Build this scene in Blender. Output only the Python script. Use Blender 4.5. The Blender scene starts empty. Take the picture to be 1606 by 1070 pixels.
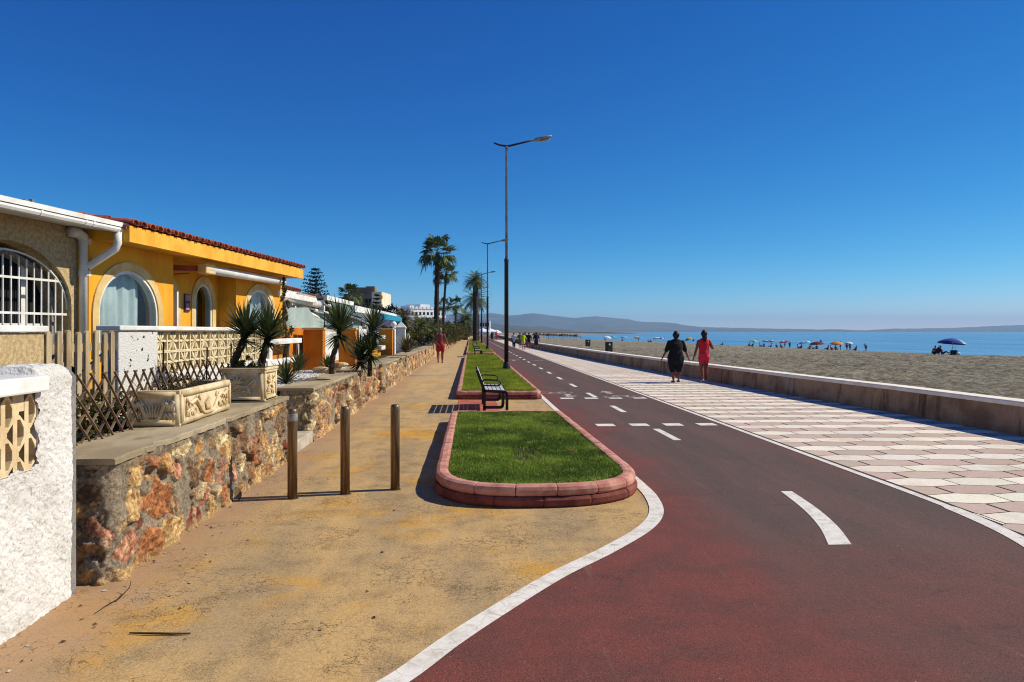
import bpy, bmesh, math, random
import numpy as np
from mathutils import Vector, Matrix
R = math.radians
rnd = random.Random(7)
sc = bpy.context.scene
COL = sc.collection
PI = math.pi
# ------------------------------------------------------------------ camera geometry
F_PX, CAM_H, CX, CY = 1160.0, 1.7, 803.0, 520.0
YAW = math.atan(65/1160)
def ray(px, py):
    l = (px-CX)/F_PX; v = -(py-CY)/F_PX
    return Vector((l*math.cos(YAW)+math.sin(YAW), -l*math.sin(YAW)+math.cos(YAW), v))
def G(px, py, z=0.0):
    r = ray(px, py); t = (z-CAM_H)/r.z
    return Vector((r.x*t, r.y*t, z))
def PD(px, py, d):
    r = ray(px, py); return Vector((r.x*d, r.y*d, CAM_H+r.z*d))
def lin(c):
    c /= 255.0
    return c/12.92 if c <= .04045 else ((c+.055)/1.055)**2.4
def S(r, g, b): return (lin(r), lin(g), lin(b), 1.0)
# ------------------------------------------------------------------ objects
def tag(o, label=None, cat=None, group=None, kind=None):
    if label: o['label'] = label
    if cat: o['category'] = cat
    if group: o['group'] = group
    if kind: o['kind'] = kind
    return o
def thing(name, label, cat, loc=(0, 0, 0), rz=0.0, group=None):
    o = bpy.data.objects.new(name, None); COL.objects.link(o)
    o.location = loc; o.rotation_euler = (0, 0, rz); o.empty_display_size = .2
    return tag(o, label, cat, group)
def link_mesh(name, me, parent=None):
    o = bpy.data.objects.new(name, me); COL.objects.link(o)
    if parent: o.parent = parent
    return o
def dup(o, parent=None):
    c = o.copy(); COL.objects.link(c)
    if parent: c.parent = parent
    for ch in list(o.children): dup(ch, c)
    return c
class MB:
    def __init__(s): s.v = []; s.f = []; s.m = []
    def add(s, vs, fs, mi=0):
        b = len(s.v); s.v += [tuple(p) for p in vs]
        for f in fs: s.f.append([b+i for i in f]); s.m.append(mi)
    def quad(s, a, b, c, d, mi=0): s.add([a, b, c, d], [[0, 1, 2, 3]], mi)
    def box(s, c, d, rz=0.0, mi=0):
        x, y, z = d[0]/2, d[1]/2, d[2]/2; cs, sn = math.cos(rz), math.sin(rz)
        vs = []
        for k in (-z, z):
            for i, j in ((-x, -y), (x, -y), (x, y), (-x, y)):
                vs.append((c[0]+i*cs-j*sn, c[1]+i*sn+j*cs, c[2]+k))
        s.add(vs, [[3, 2, 1, 0], [4, 5, 6, 7], [0, 1, 5, 4], [1, 2, 6, 5], [2, 3, 7, 6], [3, 0, 4, 7]], mi)
    def span(s, a, b, mi=0):
        s.box([(a[i]+b[i])/2 for i in range(3)], [abs(b[i]-a[i]) for i in range(3)], 0, mi)
    def bar(s, p, q, w, h, mi=0, up=(0, 0, 1)):
        p = Vector(p); q = Vector(q); t = (q-p).normalized(); u = Vector(up)
        if abs(t.dot(u)) > .98: u = Vector((1, 0, 0))
        a = t.cross(u).normalized(); b = a.cross(t).normalized()
        vs = []
        for o in (p, q):
            for i, j in ((-1, -1), (1, -1), (1, 1), (-1, 1)): vs.append(o+a*(i*w/2)+b*(j*h/2))
        s.add(vs, [[0, 3, 2, 1], [4, 5, 6, 7], [0, 1, 5, 4], [1, 2, 6, 5], [2, 3, 7, 6], [3, 0, 4, 7]], mi)
    def tube(s, pts, rad, n=8, mi=0, side=None, caps=True):
        pts = [Vector(p) for p in pts]; N = len(pts)
        if not isinstance(rad, (list, tuple)): rad = [rad]*N
        rings = []; pa = None
        for i, p in enumerate(pts):
            t = (pts[min(i+1, N-1)]-pts[max(i-1, 0)]).normalized()
            if side is not None: a = Vector(side)
            elif pa is not None: a = pa
            else: a = Vector((1, 0, 0)) if abs(t.x) < .9 else Vector((0, 1, 0))
            a = (a-t*a.dot(t))
            if a.length < 1e-4: a = t.orthogonal()
            a.normalize(); b = t.cross(a); pa = a
            r = rad[i]; rx, ry = (r if isinstance(r, (list, tuple)) else (r, r))
            rings.append([p+a*(rx*math.cos(2*PI*k/n))+b*(ry*math.sin(2*PI*k/n)) for k in range(n)])
        vs = [q for r in rings for q in r]; fs = []
        for i in range(N-1):
            for k in range(n):
                k2 = (k+1) % n; fs.append([i*n+k, i*n+k2, (i+1)*n+k2, (i+1)*n+k])
        if caps: fs.append([k for k in range(n)][::-1]); fs.append([(N-1)*n+k for k in range(n)])
        s.add(vs, fs, mi)
    def lathe(s, prof, c=(0, 0, 0), n=16, mi=0, sx=1, sy=1):
        vs = []; fs = []
        for r, z in prof:
            for k in range(n): vs.append((c[0]+sx*r*math.cos(2*PI*k/n), c[1]+sy*r*math.sin(2*PI*k/n), c[2]+z))
        for i in range(len(prof)-1):
            for k in range(n):
                k2 = (k+1) % n; fs.append([i*n+k, i*n+k2, (i+1)*n+k2, (i+1)*n+k])
        fs.append([k for k in range(n)][::-1]); fs.append([(len(prof)-1)*n+k for k in range(n)])
        s.add(vs, fs, mi)
    def prism(s, poly, z0, z1, mi=0):
        n = len(poly); vs = [(p[0], p[1], z0) for p in poly]+[(p[0], p[1], z1) for p in poly]
        fs = [list(range(n))[::-1], list(range(n, 2*n))]+[[i, (i+1) % n, n+(i+1) % n, n+i] for i in range(n)]
        s.add(vs, fs, mi)
    def wallprism(s, poly, y0, y1, mi=0):   # polygon in local x,z extruded along local y
        n = len(poly); vs = [(p[0], y0, p[1]) for p in poly]+[(p[0], y1, p[1]) for p in poly]
        fs = [list(range(n)), list(range(n, 2*n))[::-1]]+[[i, n+i, n+(i+1) % n, (i+1) % n] for i in range(n)]
        s.add(vs, fs, mi)
    def build(s, name, mats, parent=None, loc=None, rz=None, smooth=False, bevel=0, seg=2, attr=None):
        me = bpy.data.meshes.new(name); me.from_pydata(s.v, [], s.f)
        if not isinstance(mats, (list, tuple)): mats = [mats]
        for m in mats: me.materials.append(m)
        if len(mats) > 1: me.polygons.foreach_set('material_index', s.m)
        if smooth: me.polygons.foreach_set('use_smooth', [True]*len(s.f))
        me.validate(); me.update()
        o = link_mesh(name, me, parent)
        if loc is not None: o.location = loc
        if rz is not None: o.rotation_euler = (0, 0, rz)
        if bevel:
            b = o.modifiers.new('bevel', 'BEVEL'); b.width = bevel; b.segments = seg; b.limit_method = 'ANGLE'; b.angle_limit = R(40)
        return o
def npmesh(name, V, F, mat, parent=None, col=None, smooth=False):
    me = bpy.data.meshes.new(name); me.from_pydata(V.tolist() if hasattr(V, 'tolist') else V, [], F.tolist() if hasattr(F, 'tolist') else F)
    me.materials.append(mat)
    if col is not None:
        a = me.color_attributes.new('Col', 'FLOAT_COLOR', 'POINT')
        c = np.ones((len(V), 4), dtype=np.float32); c[:, :3] = col
        a.data.foreach_set('color', c.ravel())
    if smooth: me.polygons.foreach_set('use_smooth', [True]*len(me.polygons))
    me.update()
    return link_mesh(name, me, parent)
# ------------------------------------------------------------------ numpy noise
_tab = np.random.RandomState(3).rand(256, 256)
def vnoise(x, y):
    xi = np.floor(x).astype(int); yi = np.floor(y).astype(int); fx = x-xi; fy = y-yi
    fx = fx*fx*(3-2*fx); fy = fy*fy*(3-2*fy)
    t = lambda a, b: _tab[a % 256, b % 256]
    return (t(xi, yi)*(1-fx)+t(xi+1, yi)*fx)*(1-fy)+(t(xi, yi+1)*(1-fx)+t(xi+1, yi+1)*fx)*fy
def fbm(x, y, o=4):
    v = 0; a = .5
    for i in range(o): v = v+a*vnoise(x*2**i+17.3*i, y*2**i+9.1*i); a *= .5
    return v
def sstep(a, b, x):
    t = np.clip((x-a)/(b-a), 0, 1); return t*t*(3-2*t)
# ------------------------------------------------------------------ materials
class NT:
    def __init__(s, name):
        s.mat = bpy.data.materials.new(name); s.mat.use_nodes = True
        s.t = s.mat.node_tree; s.b = s.t.nodes['Principled BSDF']; s.out = s.t.nodes['Material Output']
    def n(s, kind, **kw):
        x = s.t.nodes.new('ShaderNode'+kind)
        for k, v in kw.items(): setattr(x, k, v)
        return x
    def l(s, a, b): s.t.links.new(a, b)
    def val(s, sock, v):
        if hasattr(v, 'is_output') or isinstance(v, bpy.types.NodeSocket): s.l(v, sock)
        else: sock.default_value = v
    def coord(s, kind='Object', scale=(1, 1, 1)):
        c = s.n('TexCoord'); m = s.n('Mapping'); m.inputs['Scale'].default_value = scale
        s.l(c.outputs[kind], m.inputs['Vector']); return m.outputs[0]
    def noise(s, scale, detail=5, rough=.6, vec=None, dist=0):
        x = s.n('TexNoise'); x.inputs['Scale'].default_value = scale; x.inputs['Detail'].default_value = detail
        x.inputs['Roughness'].default_value = rough; x.inputs['Distortion'].default_value = dist
        if vec is None: vec = s.coord()
        s.l(vec, x.inputs['Vector']); return x.outputs['Fac']
    def ramp(s, fac, a, b, ca=0.0, cb=1.0):
        m = s.n('MapRange'); m.interpolation_type = 'SMOOTHSTEP'
        s.l(fac, m.inputs['Value'])
        m.inputs['From Min'].default_value = a; m.inputs['From Max'].default_value = b
        m.inputs['To Min'].default_value = ca; m.inputs['To Max'].default_value = cb
        return m.outputs['Result']
    def math(s, op, a, b=0.0, c=0.0):
        m = s.n('Math', operation=op)
        s.val(m.inputs[0], a); s.val(m.inputs[1], b)
        if op in ('MULTIPLY_ADD',): s.val(m.inputs[2], c)
        return m.outputs[0]
    def mix(s, fac, a, b, mode='MIX'):
        m = s.n('Mix', data_type='RGBA', blend_type=mode)
        s.val(m.inputs[0], fac); s.val(m.inputs[6], a); s.val(m.inputs[7], b)
        return m.outputs[2]
    def bump(s, h, strength=.5, dist=.01, nrm=None):
        b = s.n('Bump'); b.inputs['Strength'].default_value = strength; b.inputs['Distance'].default_value = dist
        s.l(h, b.inputs['Height'])
        if nrm is not None: s.l(nrm, b.inputs['Normal'])
        s.l(b.outputs[0], s.b.inputs['Normal']); return b.outputs[0]
    def set(s, color=None, rough=None, metal=None, spec=None):
        if color is not None: s.val(s.b.inputs['Base Color'], color)
        if rough is not None: s.val(s.b.inputs['Roughness'], rough)
        if metal is not None: s.b.inputs['Metallic'].default_value = metal
        if spec is not None: s.b.inputs['Specular IOR Level'].default_value = spec
        return s
def M(name, c, c2=None, rough=.75, metal=0, scale=4, lo=.35, hi=.65, grain=.12, gscale=60, bump=0, bscale=80, bdist=.004, spec=.3, dirt=None, dscale=2.0, dlo=.55, dhi=.75, stretch=(1, 1, 1)):
    t = NT(name); v = t.coord('Object', stretch)
    if c2 is None: c2 = tuple(x*.78 for x in c[:3])+(1,)
    col = t.mix(t.ramp(t.noise(scale, 6, .62, v), lo, hi), c, c2)
    if dirt is not None: col = t.mix(t.ramp(t.noise(dscale, 7, .7, v), dlo, dhi), col, dirt)
    if grain:
        g = t.ramp(t.noise(gscale, 3, .7), .25, .75, 1-grain, 1+grain)
        gc = t.n('CombineColor'); [t.l(g, gc.inputs[i]) for i in range(3)]
        col = t.mix(1.0, col, gc.outputs[0], 'MULTIPLY')
    t.set(col, rough, metal, spec)
    if bump: t.bump(t.noise(bscale, 5, .65), bump, bdist)
    return t.mat
def attr_mat(name, rough=.9, grain=.25, gscale=90, bump=.6, bscale=110, bdist=.006, trans=0.0, spec=.2):
    t = NT(name); a = t.n('Attribute', attribute_name='Col')
    g = t.ramp(t.noise(gscale, 4, .7), .25, .75, 1-grain, 1+grain)
    gc = t.n('CombineColor'); [t.l(g, gc.inputs[i]) for i in range(3)]
    col = t.mix(1.0, a.outputs['Color'], gc.outputs[0], 'MULTIPLY')
    t.set(col, rough, 0, spec)
    if bump: t.bump(t.noise(bscale, 5, .7), bump, bdist)
    if trans:
        tr = t.n('BsdfTranslucent'); t.l(col, tr.inputs['Color']); mx = t.n('MixShader'); mx.inputs[0].default_value = trans
        t.l(t.b.outputs[0], mx.inputs[1]); t.l(tr.outputs[0], mx.inputs[2]); t.l(mx.outputs[0], t.out.inputs['Surface'])
    return t.mat
def leaf_mat(name, c, c2, rough=.55, trans=.25, scale=1.5):
    t = NT(name); col = t.mix(t.ramp(t.noise(scale, 4, .6), .35, .65), c, c2); t.set(col, max(rough, .6), 0, .12)
    tr = t.n('BsdfTranslucent'); t.l(col, tr.inputs['Color']); mx = t.n('MixShader'); mx.inputs[0].default_value = trans
    t.l(t.b.outputs[0], mx.inputs[1]); t.l(tr.outputs[0], mx.inputs[2]); t.l(mx.outputs[0], t.out.inputs['Surface'])
    return t.mat

K = {}
K['white_paint'] = M('white_paint', S(236, 234, 226), S(214, 210, 198), rough=.45, scale=3, grain=.04)
K['white_wall'] = M('white_wall', S(238, 236, 230), S(212, 208, 198), rough=.85, scale=2, grain=.06, bump=.3, bscale=60)
K['cream'] = M('cream_trim', S(228, 200, 138), S(205, 172, 108), rough=.8, scale=3, grain=.05, bump=.2)
K['yellow'] = M('yellow_render', S(236, 172, 46), S(220, 150, 34), rough=.85, scale=1.5, grain=.06, bump=.25, bscale=90, dirt=S(190, 124, 34), dscale=1.6, dlo=.5, dhi=.8, stretch=(1, 1, .35))
K['fascia'] = M('fascia_yellow', S(236, 180, 66), S(222, 160, 48), rough=.8, scale=2.5, grain=.05, bump=.15, dirt=S(200, 140, 60), dlo=.6, dhi=.85, stretch=(1.5, 1, 1))
K['orange'] = M('orange_render', S(206, 126, 24), S(184, 104, 16), rough=.85, scale=1.6, grain=.06, bump=.25)
K['beige'] = M('beige_roughcast', S(204, 178, 130), S(168, 142, 102), rough=.95, scale=22, grain=.22, gscale=80, bump=.6, bscale=70, bdist=.012)
K['tile'] = M('roof_tile', S(184, 98, 70), S(140, 64, 46), rough=.8, scale=7, grain=.12, bump=.3)
K['terracotta'] = M('terracotta_pot', S(170, 80, 48), S(140, 60, 36), rough=.8)
K['wood'] = M('grey_wood', S(186, 166, 128), S(146, 124, 90), rough=.85, scale=9, grain=.12, stretch=(1, 1, .12), bump=.3, dirt=S(120, 84, 54), dlo=.6, dhi=.8)
K['lattice'] = M('lattice_wood', S(140, 118, 92), S(92, 74, 56), rough=.85, scale=9, grain=.15)
K['dark'] = M('dark_inside', S(34, 30, 27), S(24, 22, 20), rough=.9)
K['curtain'] = M('curtain_cloth', S(226, 230, 228), S(204, 210, 210), rough=.9, scale=3, grain=.05)
K['steel'] = M('dark_steel', S(52, 50, 50), S(40, 38, 38), rough=.45, metal=.3, grain=.08)
K['galv'] = M('galvanised_steel', S(150, 152, 154), S(124, 126, 130), rough=.45, metal=.3, scale=6, grain=.08)
K['slat'] = M('bench_slat', S(206, 202, 196), S(176, 172, 166), rough=.5, metal=.1, grain=.08)
K['bollard'] = M('bollard_steel', S(150, 126, 96), S(104, 82, 58), rough=.42, metal=.7, scale=5, grain=.1, gscale=120, stretch=(6, 6, .5), dirt=S(70, 50, 34), dlo=.55, dhi=.8)
K['reflect'] = M('reflective_band', S(176, 174, 170), S(120, 116, 110), rough=.4, metal=.3, scale=14)
K['coping'] = M('coping_stone', S(176, 160, 128), S(146, 130, 100), rough=.9, scale=2.2, grain=.14, bump=.45, bscale=45, bdist=.006, dirt=S(92, 80, 62), dscale=3.5, dlo=.55, dhi=.8, stretch=(1, .45, 1))
K['mortar'] = M('mortar', S(112, 102, 88), S(84, 74, 62), rough=.95, bump=.6)
K['relief'] = M('carved_stone', S(226, 206, 166), S(196, 170, 124), rough=.9, scale=6, grain=.1, bump=.35, bscale=70, dirt=S(160, 116, 66), dscale=7, dlo=.6, dhi=.82)
K['block'] = M('screen_block', S(226, 202, 158), S(204, 178, 132), rough=.9, scale=8, grain=.14, gscale=120, bump=.4)
K['breeze'] = M('breeze_block', S(232, 216, 176), S(206, 184, 138), rough=.9, scale=6, grain=.08, bump=.3)
K['soil'] = M('garden_soil', S(70, 58, 42), S(44, 36, 26), rough=1, scale=5, grain=.3, bump=.8, bscale=30, bdist=.02)
K['trunk'] = M('palm_bark', S(74, 60, 46), S(44, 35, 28), rough=.95, scale=7, grain=.2, bump=.8, bscale=16, bdist=.03, stretch=(1, 1, 3))
K['palm'] = leaf_mat('palm_leaf', S(108, 118, 64), S(64, 76, 44), trans=.15, scale=.8)
K['deadleaf'] = leaf_mat('dead_palm_leaf', S(112, 86, 52), S(78, 58, 36), trans=.1)
K['datepalm'] = leaf_mat('date_palm_leaf', S(112, 120, 70), S(70, 80, 48), trans=.15)
K['yucca'] = leaf_mat('yucca_leaf', S(100, 112, 70), S(58, 70, 44), rough=.42, trans=.08, scale=6)
K['hedge'] = leaf_mat('hedge_leaf', S(112, 104, 52), S(58, 58, 30), scale=.7)
K['olive'] = leaf_mat('olive_leaf', S(104, 98, 58), S(70, 64, 38), scale=1.5)
K['pine'] = leaf_mat('pine_leaf', S(34, 46, 30), S(20, 28, 20), trans=.05, scale=.8)
K['redflower'] = leaf_mat('red_flower', S(150, 30, 22), S(110, 22, 18), trans=.1)
K['canvas'] = M('grey_canvas', S(164, 178, 170), S(146, 160, 152), rough=.8, scale=2, grain=.05)
K['teal'] = M('teal_canvas', S(24, 150, 176), S(16, 126, 150), rough=.8)
K['green_canvas'] = M('green_canvas', S(92, 118, 104), S(70, 94, 82), rough=.8)
K['paleconc'] = M('pale_concrete', S(190, 178, 158), S(160, 146, 124), rough=.9, scale=4, grain=.12, bump=.3)
K['bin'] = M('bin_plastic', S(56, 46, 38), S(42, 34, 28), rough=.6)
K['thatch'] = M('thatch', S(92, 74, 48), S(58, 46, 30), rough=1, scale=5, grain=.3, bump=.6)
K['skin'] = M('skin', S(176, 118, 90), S(160, 102, 76), rough=.55, scale=4, grain=.05)
K['skin_tan'] = M('skin_tanned', S(150, 78, 58), S(128, 62, 46), rough=.5, scale=4, grain=.05)
K['hair'] = M('dark_hair', S(38, 28, 22), S(24, 18, 15), rough=.6, scale=20, grain=.2, stretch=(1, 1, .2))
K['hair_gray'] = M('grey_hair', S(150, 144, 136), S(110, 104, 98), rough=.6, scale=20, grain=.2)
K['black_cloth'] = M('black_cloth', S(26, 25, 28), S(18, 18, 20), rough=.9)
K['pink_cloth'] = M('pink_cloth', S(232, 52, 76), S(214, 40, 66), rough=.85)
K['coral_cloth'] = M('coral_cloth', S(226, 40, 52), S(200, 30, 44), rough=.85)
K['red_cloth'] = M('red_cloth', S(176, 40, 38), S(150, 30, 30), rough=.85)
K['white_cloth'] = M('white_cloth', S(226, 226, 226), S(204, 204, 206), rough=.9)
K['lime_cloth'] = M('lime_cloth', S(198, 226, 34), S(176, 206, 24), rough=.85)
K['olive_cloth'] = M('olive_cloth', S(112, 108, 84), S(90, 86, 66), rough=.9)
K['navy_cloth'] = M('navy_cloth', S(30, 36, 66), S(22, 27, 52), rough=.9)
K['shoe'] = M('shoe', S(60, 58, 60), S(40, 38, 40), rough=.7)
K['shoe_white'] = M('shoe_white', S(214, 212, 210), S(180, 178, 176), rough=.7)
def cloth(name, r, g, b): 
    K[name] = M(name, S(r, g, b), rough=.8, grain=.04); return K[name]
cloth('um_yellow', 222, 214, 60); cloth('um_red', 176, 36, 44); cloth('um_white', 226, 230, 232); cloth('um_teal', 70, 186, 200)
cloth('um_orange', 238, 150, 40); cloth('um_blue', 34, 54, 140); cloth('um_lblue', 150, 190, 214); cloth('um_maroon', 120, 30, 40)
# glass: see-through with a reflection
t = NT('window_glass'); tr = t.n('BsdfTransparent'); tr.inputs[0].default_value = (.72, .80, .80, 1); gl = t.n('BsdfGlossy'); gl.inputs['Roughness'].default_value = .02
fr = t.n('LayerWeight'); fr.inputs[0].default_value = .5; fr_ = t.math('MULTIPLY', t.math('POWER', fr.outputs['Facing'], 4.0), .5); mx = t.n('MixShader'); t.l(t.math('ADD', fr_, .05), mx.inputs[0]); t.l(tr.outputs[0], mx.inputs[1]); t.l(gl.outputs[0], mx.inputs[2]); t.l(mx.outputs[0], t.out.inputs['Surface'])
K['glass'] = t.mat
# stucco
t = NT('white_stucco'); n1 = t.noise(42, 6, .7); n2 = t.noise(2.2, 5, .6); v = t.n('TexVoronoi'); v.inputs['Scale'].default_value = 55; t.l(t.coord(), v.inputs['Vector'])
col = t.mix(t.ramp(n2, .4, .75), S(224, 221, 213), S(198, 193, 182)); col = t.mix(t.ramp(n1, .54, .68, 0, .75), col, S(132, 124, 112))
t.set(col, .95, 0, .15); t.bump(t.math('ADD', n1, t.math('MULTIPLY', v.outputs['Distance'], .7)), .6, .009); K['stucco'] = t.mat
# pocked white wall
t = NT('pocked_white'); n1 = t.noise(60, 5, .7); n2 = t.noise(9, 3, .5); col = t.mix(t.ramp(n1, .52, .7), S(234, 230, 220), S(172, 164, 150)); col = t.mix(t.ramp(n2, .65, .675), col, S(52, 44, 38))
t.set(col, .95, 0, .15); t.bump(t.math('SUBTRACT', n1, t.math('MULTIPLY', t.ramp(n2, .63, .69), 2.0)), 1.0, .02); K['pocked'] = t.mat
# look parameters
HAZE = 1.0e-4; AIR = .55; DUST = 0.0; OZ = 5.0; SKYP = (2.7, 1.3, .78); SKYK = (.088, .734, 1.95); SKY = .09; SUN = 5.0; EXPO = 0.05
# ------------------------------------------------------------------ ground materials
def xyz(t):
    s = t.n('SeparateXYZ'); t.l(t.coord(), s.inputs[0]); return s.outputs
t = NT('yellow_pavement'); p = xyz(t)
big = t.noise(.55, 6, .65); st = t.noise(1.0, 5, .6, t.coord('Object', (1.6, .35, 1))); mid = t.noise(3.2, 6, .7); fine = t.noise(38, 4, .75); pit = t.noise(95, 3, .7)
col = t.mix(t.ramp(st, .38, .62), S(200, 164, 108), S(172, 146, 106))
col = t.mix(t.ramp(big, .5, .66, 0, .85), col, S(210, 152, 44))
col = t.mix(t.ramp(mid, .48, .72, 0, .62), col, S(138, 116, 84))
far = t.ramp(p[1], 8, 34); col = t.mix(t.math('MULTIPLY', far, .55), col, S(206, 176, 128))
pm = t.math('MULTIPLY', t.ramp(pit, .54, .62), t.ramp(mid, .36, .58)); col = t.mix(t.math('MULTIPLY', pm, .75), col, S(74, 58, 34))
fm = t.ramp(fine, .3, .7, .82, 1.14); cc = t.n('CombineColor'); [t.l(fm, cc.inputs[i]) for i in range(3)]; col = t.mix(1.0, col, cc.outputs[0], 'MULTIPLY')
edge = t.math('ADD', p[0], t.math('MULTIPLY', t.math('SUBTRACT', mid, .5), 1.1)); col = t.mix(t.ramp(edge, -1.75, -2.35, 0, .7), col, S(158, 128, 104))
crk = t.n('TexVoronoi', feature='DISTANCE_TO_EDGE'); crk.inputs['Scale'].default_value = 11; cw = t.n('VectorMath', operation='ADD'); t.l(t.coord(), cw.inputs[0]); cn = t.n('TexNoise'); cn.inputs['Scale'].default_value = 16; cn.inputs['Detail'].default_value = 4; t.l(t.coord(), cn.inputs['Vector']); cs = t.n('VectorMath', operation='SCALE'); cs.inputs['Scale'].default_value = .12; t.l(cn.outputs['Color'], cs.inputs[0]); t.l(cs.outputs[0], cw.inputs[1]); t.l(cw.outputs[0], crk.inputs['Vector'])
col = t.mix(t.math('MULTIPLY', t.ramp(crk.outputs['Distance'], .06, .012, 0, .75), t.math('MULTIPLY', t.ramp(t.noise(1.3, 5, .65), .46, .60), t.ramp(pit, .40, .52))), col, S(64, 50, 32))
jy = t.math('FRACT', t.math('MULTIPLY', t.math('ADD', p[1], t.math('MULTIPLY', t.math('SUBTRACT', mid, .5), .03)), 1/4.4)); col = t.mix(t.math('MULTIPLY', t.ramp(jy, .0045, .002, 0, .7), t.ramp(p[1], 9, 10)), col, S(84, 68, 46))
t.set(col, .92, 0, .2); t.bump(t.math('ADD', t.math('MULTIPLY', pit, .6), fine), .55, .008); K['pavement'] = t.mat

t = NT('red_asphalt'); p = xyz(t)
big = t.noise(.5, 6, .62); st = t.noise(.9, 6, .65, t.coord('Object', (2.2, .25, 1))); fine = t.noise(60, 4, .75); gr = t.noise(150, 2, .6); mid = t.noise(2.4, 5, .6)
red = t.mix(t.ramp(mid, .35, .7), S(128, 70, 59), S(108, 67, 57)); brown = t.mix(t.ramp(st, .35, .65), S(107, 81, 71), S(94, 76, 66))
ex = t.math('ADD', p[0], t.math('MULTIPLY', t.math('SUBTRACT', big, .5), 2.2))
le = t.ramp(ex, 2.75, 1.75); re = t.ramp(ex, 4.2, 5.0, 0, .5); nr = t.math('MULTIPLY', t.ramp(t.math('ADD', p[1], t.math('MULTIPLY', big, 5)), 9.6, 6.4, 0, .75), t.ramp(big, .3, .6, .5, 1))
fac = t.math('MAXIMUM', t.math('MAXIMUM', le, re), nr)
col = t.mix(fac, brown, red)
vg = t.n('TexVoronoi'); vg.inputs['Scale'].default_value = 130; t.l(t.coord(), vg.inputs['Vector']); gm = t.math('MULTIPLY', t.ramp(gr, .3, .72, .62, 1.45), t.ramp(t.n('SeparateColor').inputs[0] if False else vg.outputs['Distance'], .0, .6, 1.25, .8)); cc = t.n('CombineColor'); [t.l(gm, cc.inputs[i]) for i in range(3)]; col = t.mix(1.0, col, cc.outputs[0], 'MULTIPLY')
sp = t.noise(5, 4, .5); col = t.mix(t.ramp(sp, .70, .76, 0, .45), col, S(58, 38, 36))
crk = t.n('TexVoronoi', feature='DISTANCE_TO_EDGE'); crk.inputs['Scale'].default_value = .55; cw = t.n('VectorMath', operation='ADD'); t.l(t.coord(), cw.inputs[0]); cn = t.n('TexNoise'); cn.inputs['Scale'].default_value = 1.8; cn.inputs['Detail'].default_value = 6; t.l(t.coord(), cn.inputs['Vector']); t.l(cn.outputs['Color'], cw.inputs[1]); t.l(cw.outputs[0], crk.inputs['Vector'])
col = t.mix(t.math('MULTIPLY', t.ramp(crk.outputs["Distance"], .005, .0015, 0, .3), t.ramp(mid, .42, .55)), col, S(46, 34, 32))
sc_ = t.noise(2.0, 6, .75, t.coord('Object', (5, .3, 1))); col = t.mix(t.ramp(sc_, .58, .72, 0, .35), col, S(132, 112, 102))
spk = t.n('TexVoronoi'); spk.inputs['Scale'].default_value = 9; t.l(t.coord(), spk.inputs['Vector']); col = t.mix(t.ramp(spk.outputs['Distance'], .05, .03, 0, .7), col, S(170, 156, 146))
t.set(col, .85, 0, .25); t.bump(t.math('ADD', gr, fine), .6, .007); K['asphalt'] = t.mat

t = NT('road_paint'); n1 = t.noise(7, 6, .7); n2 = t.noise(55, 4, .75); v = t.n('TexVoronoi', feature='DISTANCE_TO_EDGE'); v.inputs['Scale'].default_value = 9; t.l(t.coord(), v.inputs['Vector'])
col = t.mix(t.ramp(n1, .42, .7), S(232, 226, 212), S(204, 194, 176)); col = t.mix(t.ramp(n2, .58, .72, 0, .7), col, S(150, 132, 118)); col = t.mix(t.ramp(v.outputs['Distance'], .018, .004, 0, .5), col, S(140, 118, 100))
t.set(col, .8, 0, .2); t.bump(n2, .3, .003); K['paint'] = t.mat
t = NT('worn_road_paint'); n2 = t.noise(24, 4, .75); n1 = t.noise(5, 4, .6)
col = t.mix(t.ramp(t.math('ADD', t.math('MULTIPLY', n2, .5), t.math('MULTIPLY', n1, .5)), .44, .56), S(206, 196, 184), S(112, 88, 80)); t.set(col, .85, 0, .2); K['wornpaint'] = t.mat

t = NT('beach_sand'); n1 = t.noise(1.6, 7, .75); n2 = t.noise(.12, 5, .6, t.coord('Object', (1, .35, 1))); n3 = t.noise(9, 5, .7); tr = t.noise(.35, 3, .5, t.coord('Object', (1.4, .12, 1)), 1.2)
col = t.mix(t.ramp(n1, .38, .62), S(178, 169, 146), S(122, 114, 94)); col = t.mix(t.ramp(n2, .45, .7, 0, .4), col, S(190, 176, 146)); col = t.mix(t.ramp(n3, .5, .7, 0, .55), col, S(92, 82, 62))
n4 = t.noise(3.2, 6, .8, t.coord('Object', (1.3, .8, 1))); gm = t.ramp(n4, .36, .64, .55, 1.32); cc = t.n('CombineColor'); [t.l(gm, cc.inputs[i]) for i in range(3)]; col = t.mix(1.0, col, cc.outputs[0], 'MULTIPLY')
t.set(col, 1, 0, .1); t.bump(t.math('ADD', t.math('ADD', n1, n4), t.math('MULTIPLY', n3, .3)), 1.0, .30); K['sand'] = t.mat

t = NT('sea_water'); 
w1 = t.noise(.35, 6, .7, t.coord('Object', (1, .6, 1))); w2 = t.noise(.02, 4, .6, t.coord('Object', (1, .25, 1)))
col = t.mix(t.ramp(w2, .4, .65), S(104, 152, 176), S(78, 130, 160)); t.set(col, .22, 0, .5); t.b.inputs['IOR'].default_value = 1.33
t.bump(w1, .6, .5); K['sea'] = t.mat

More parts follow.
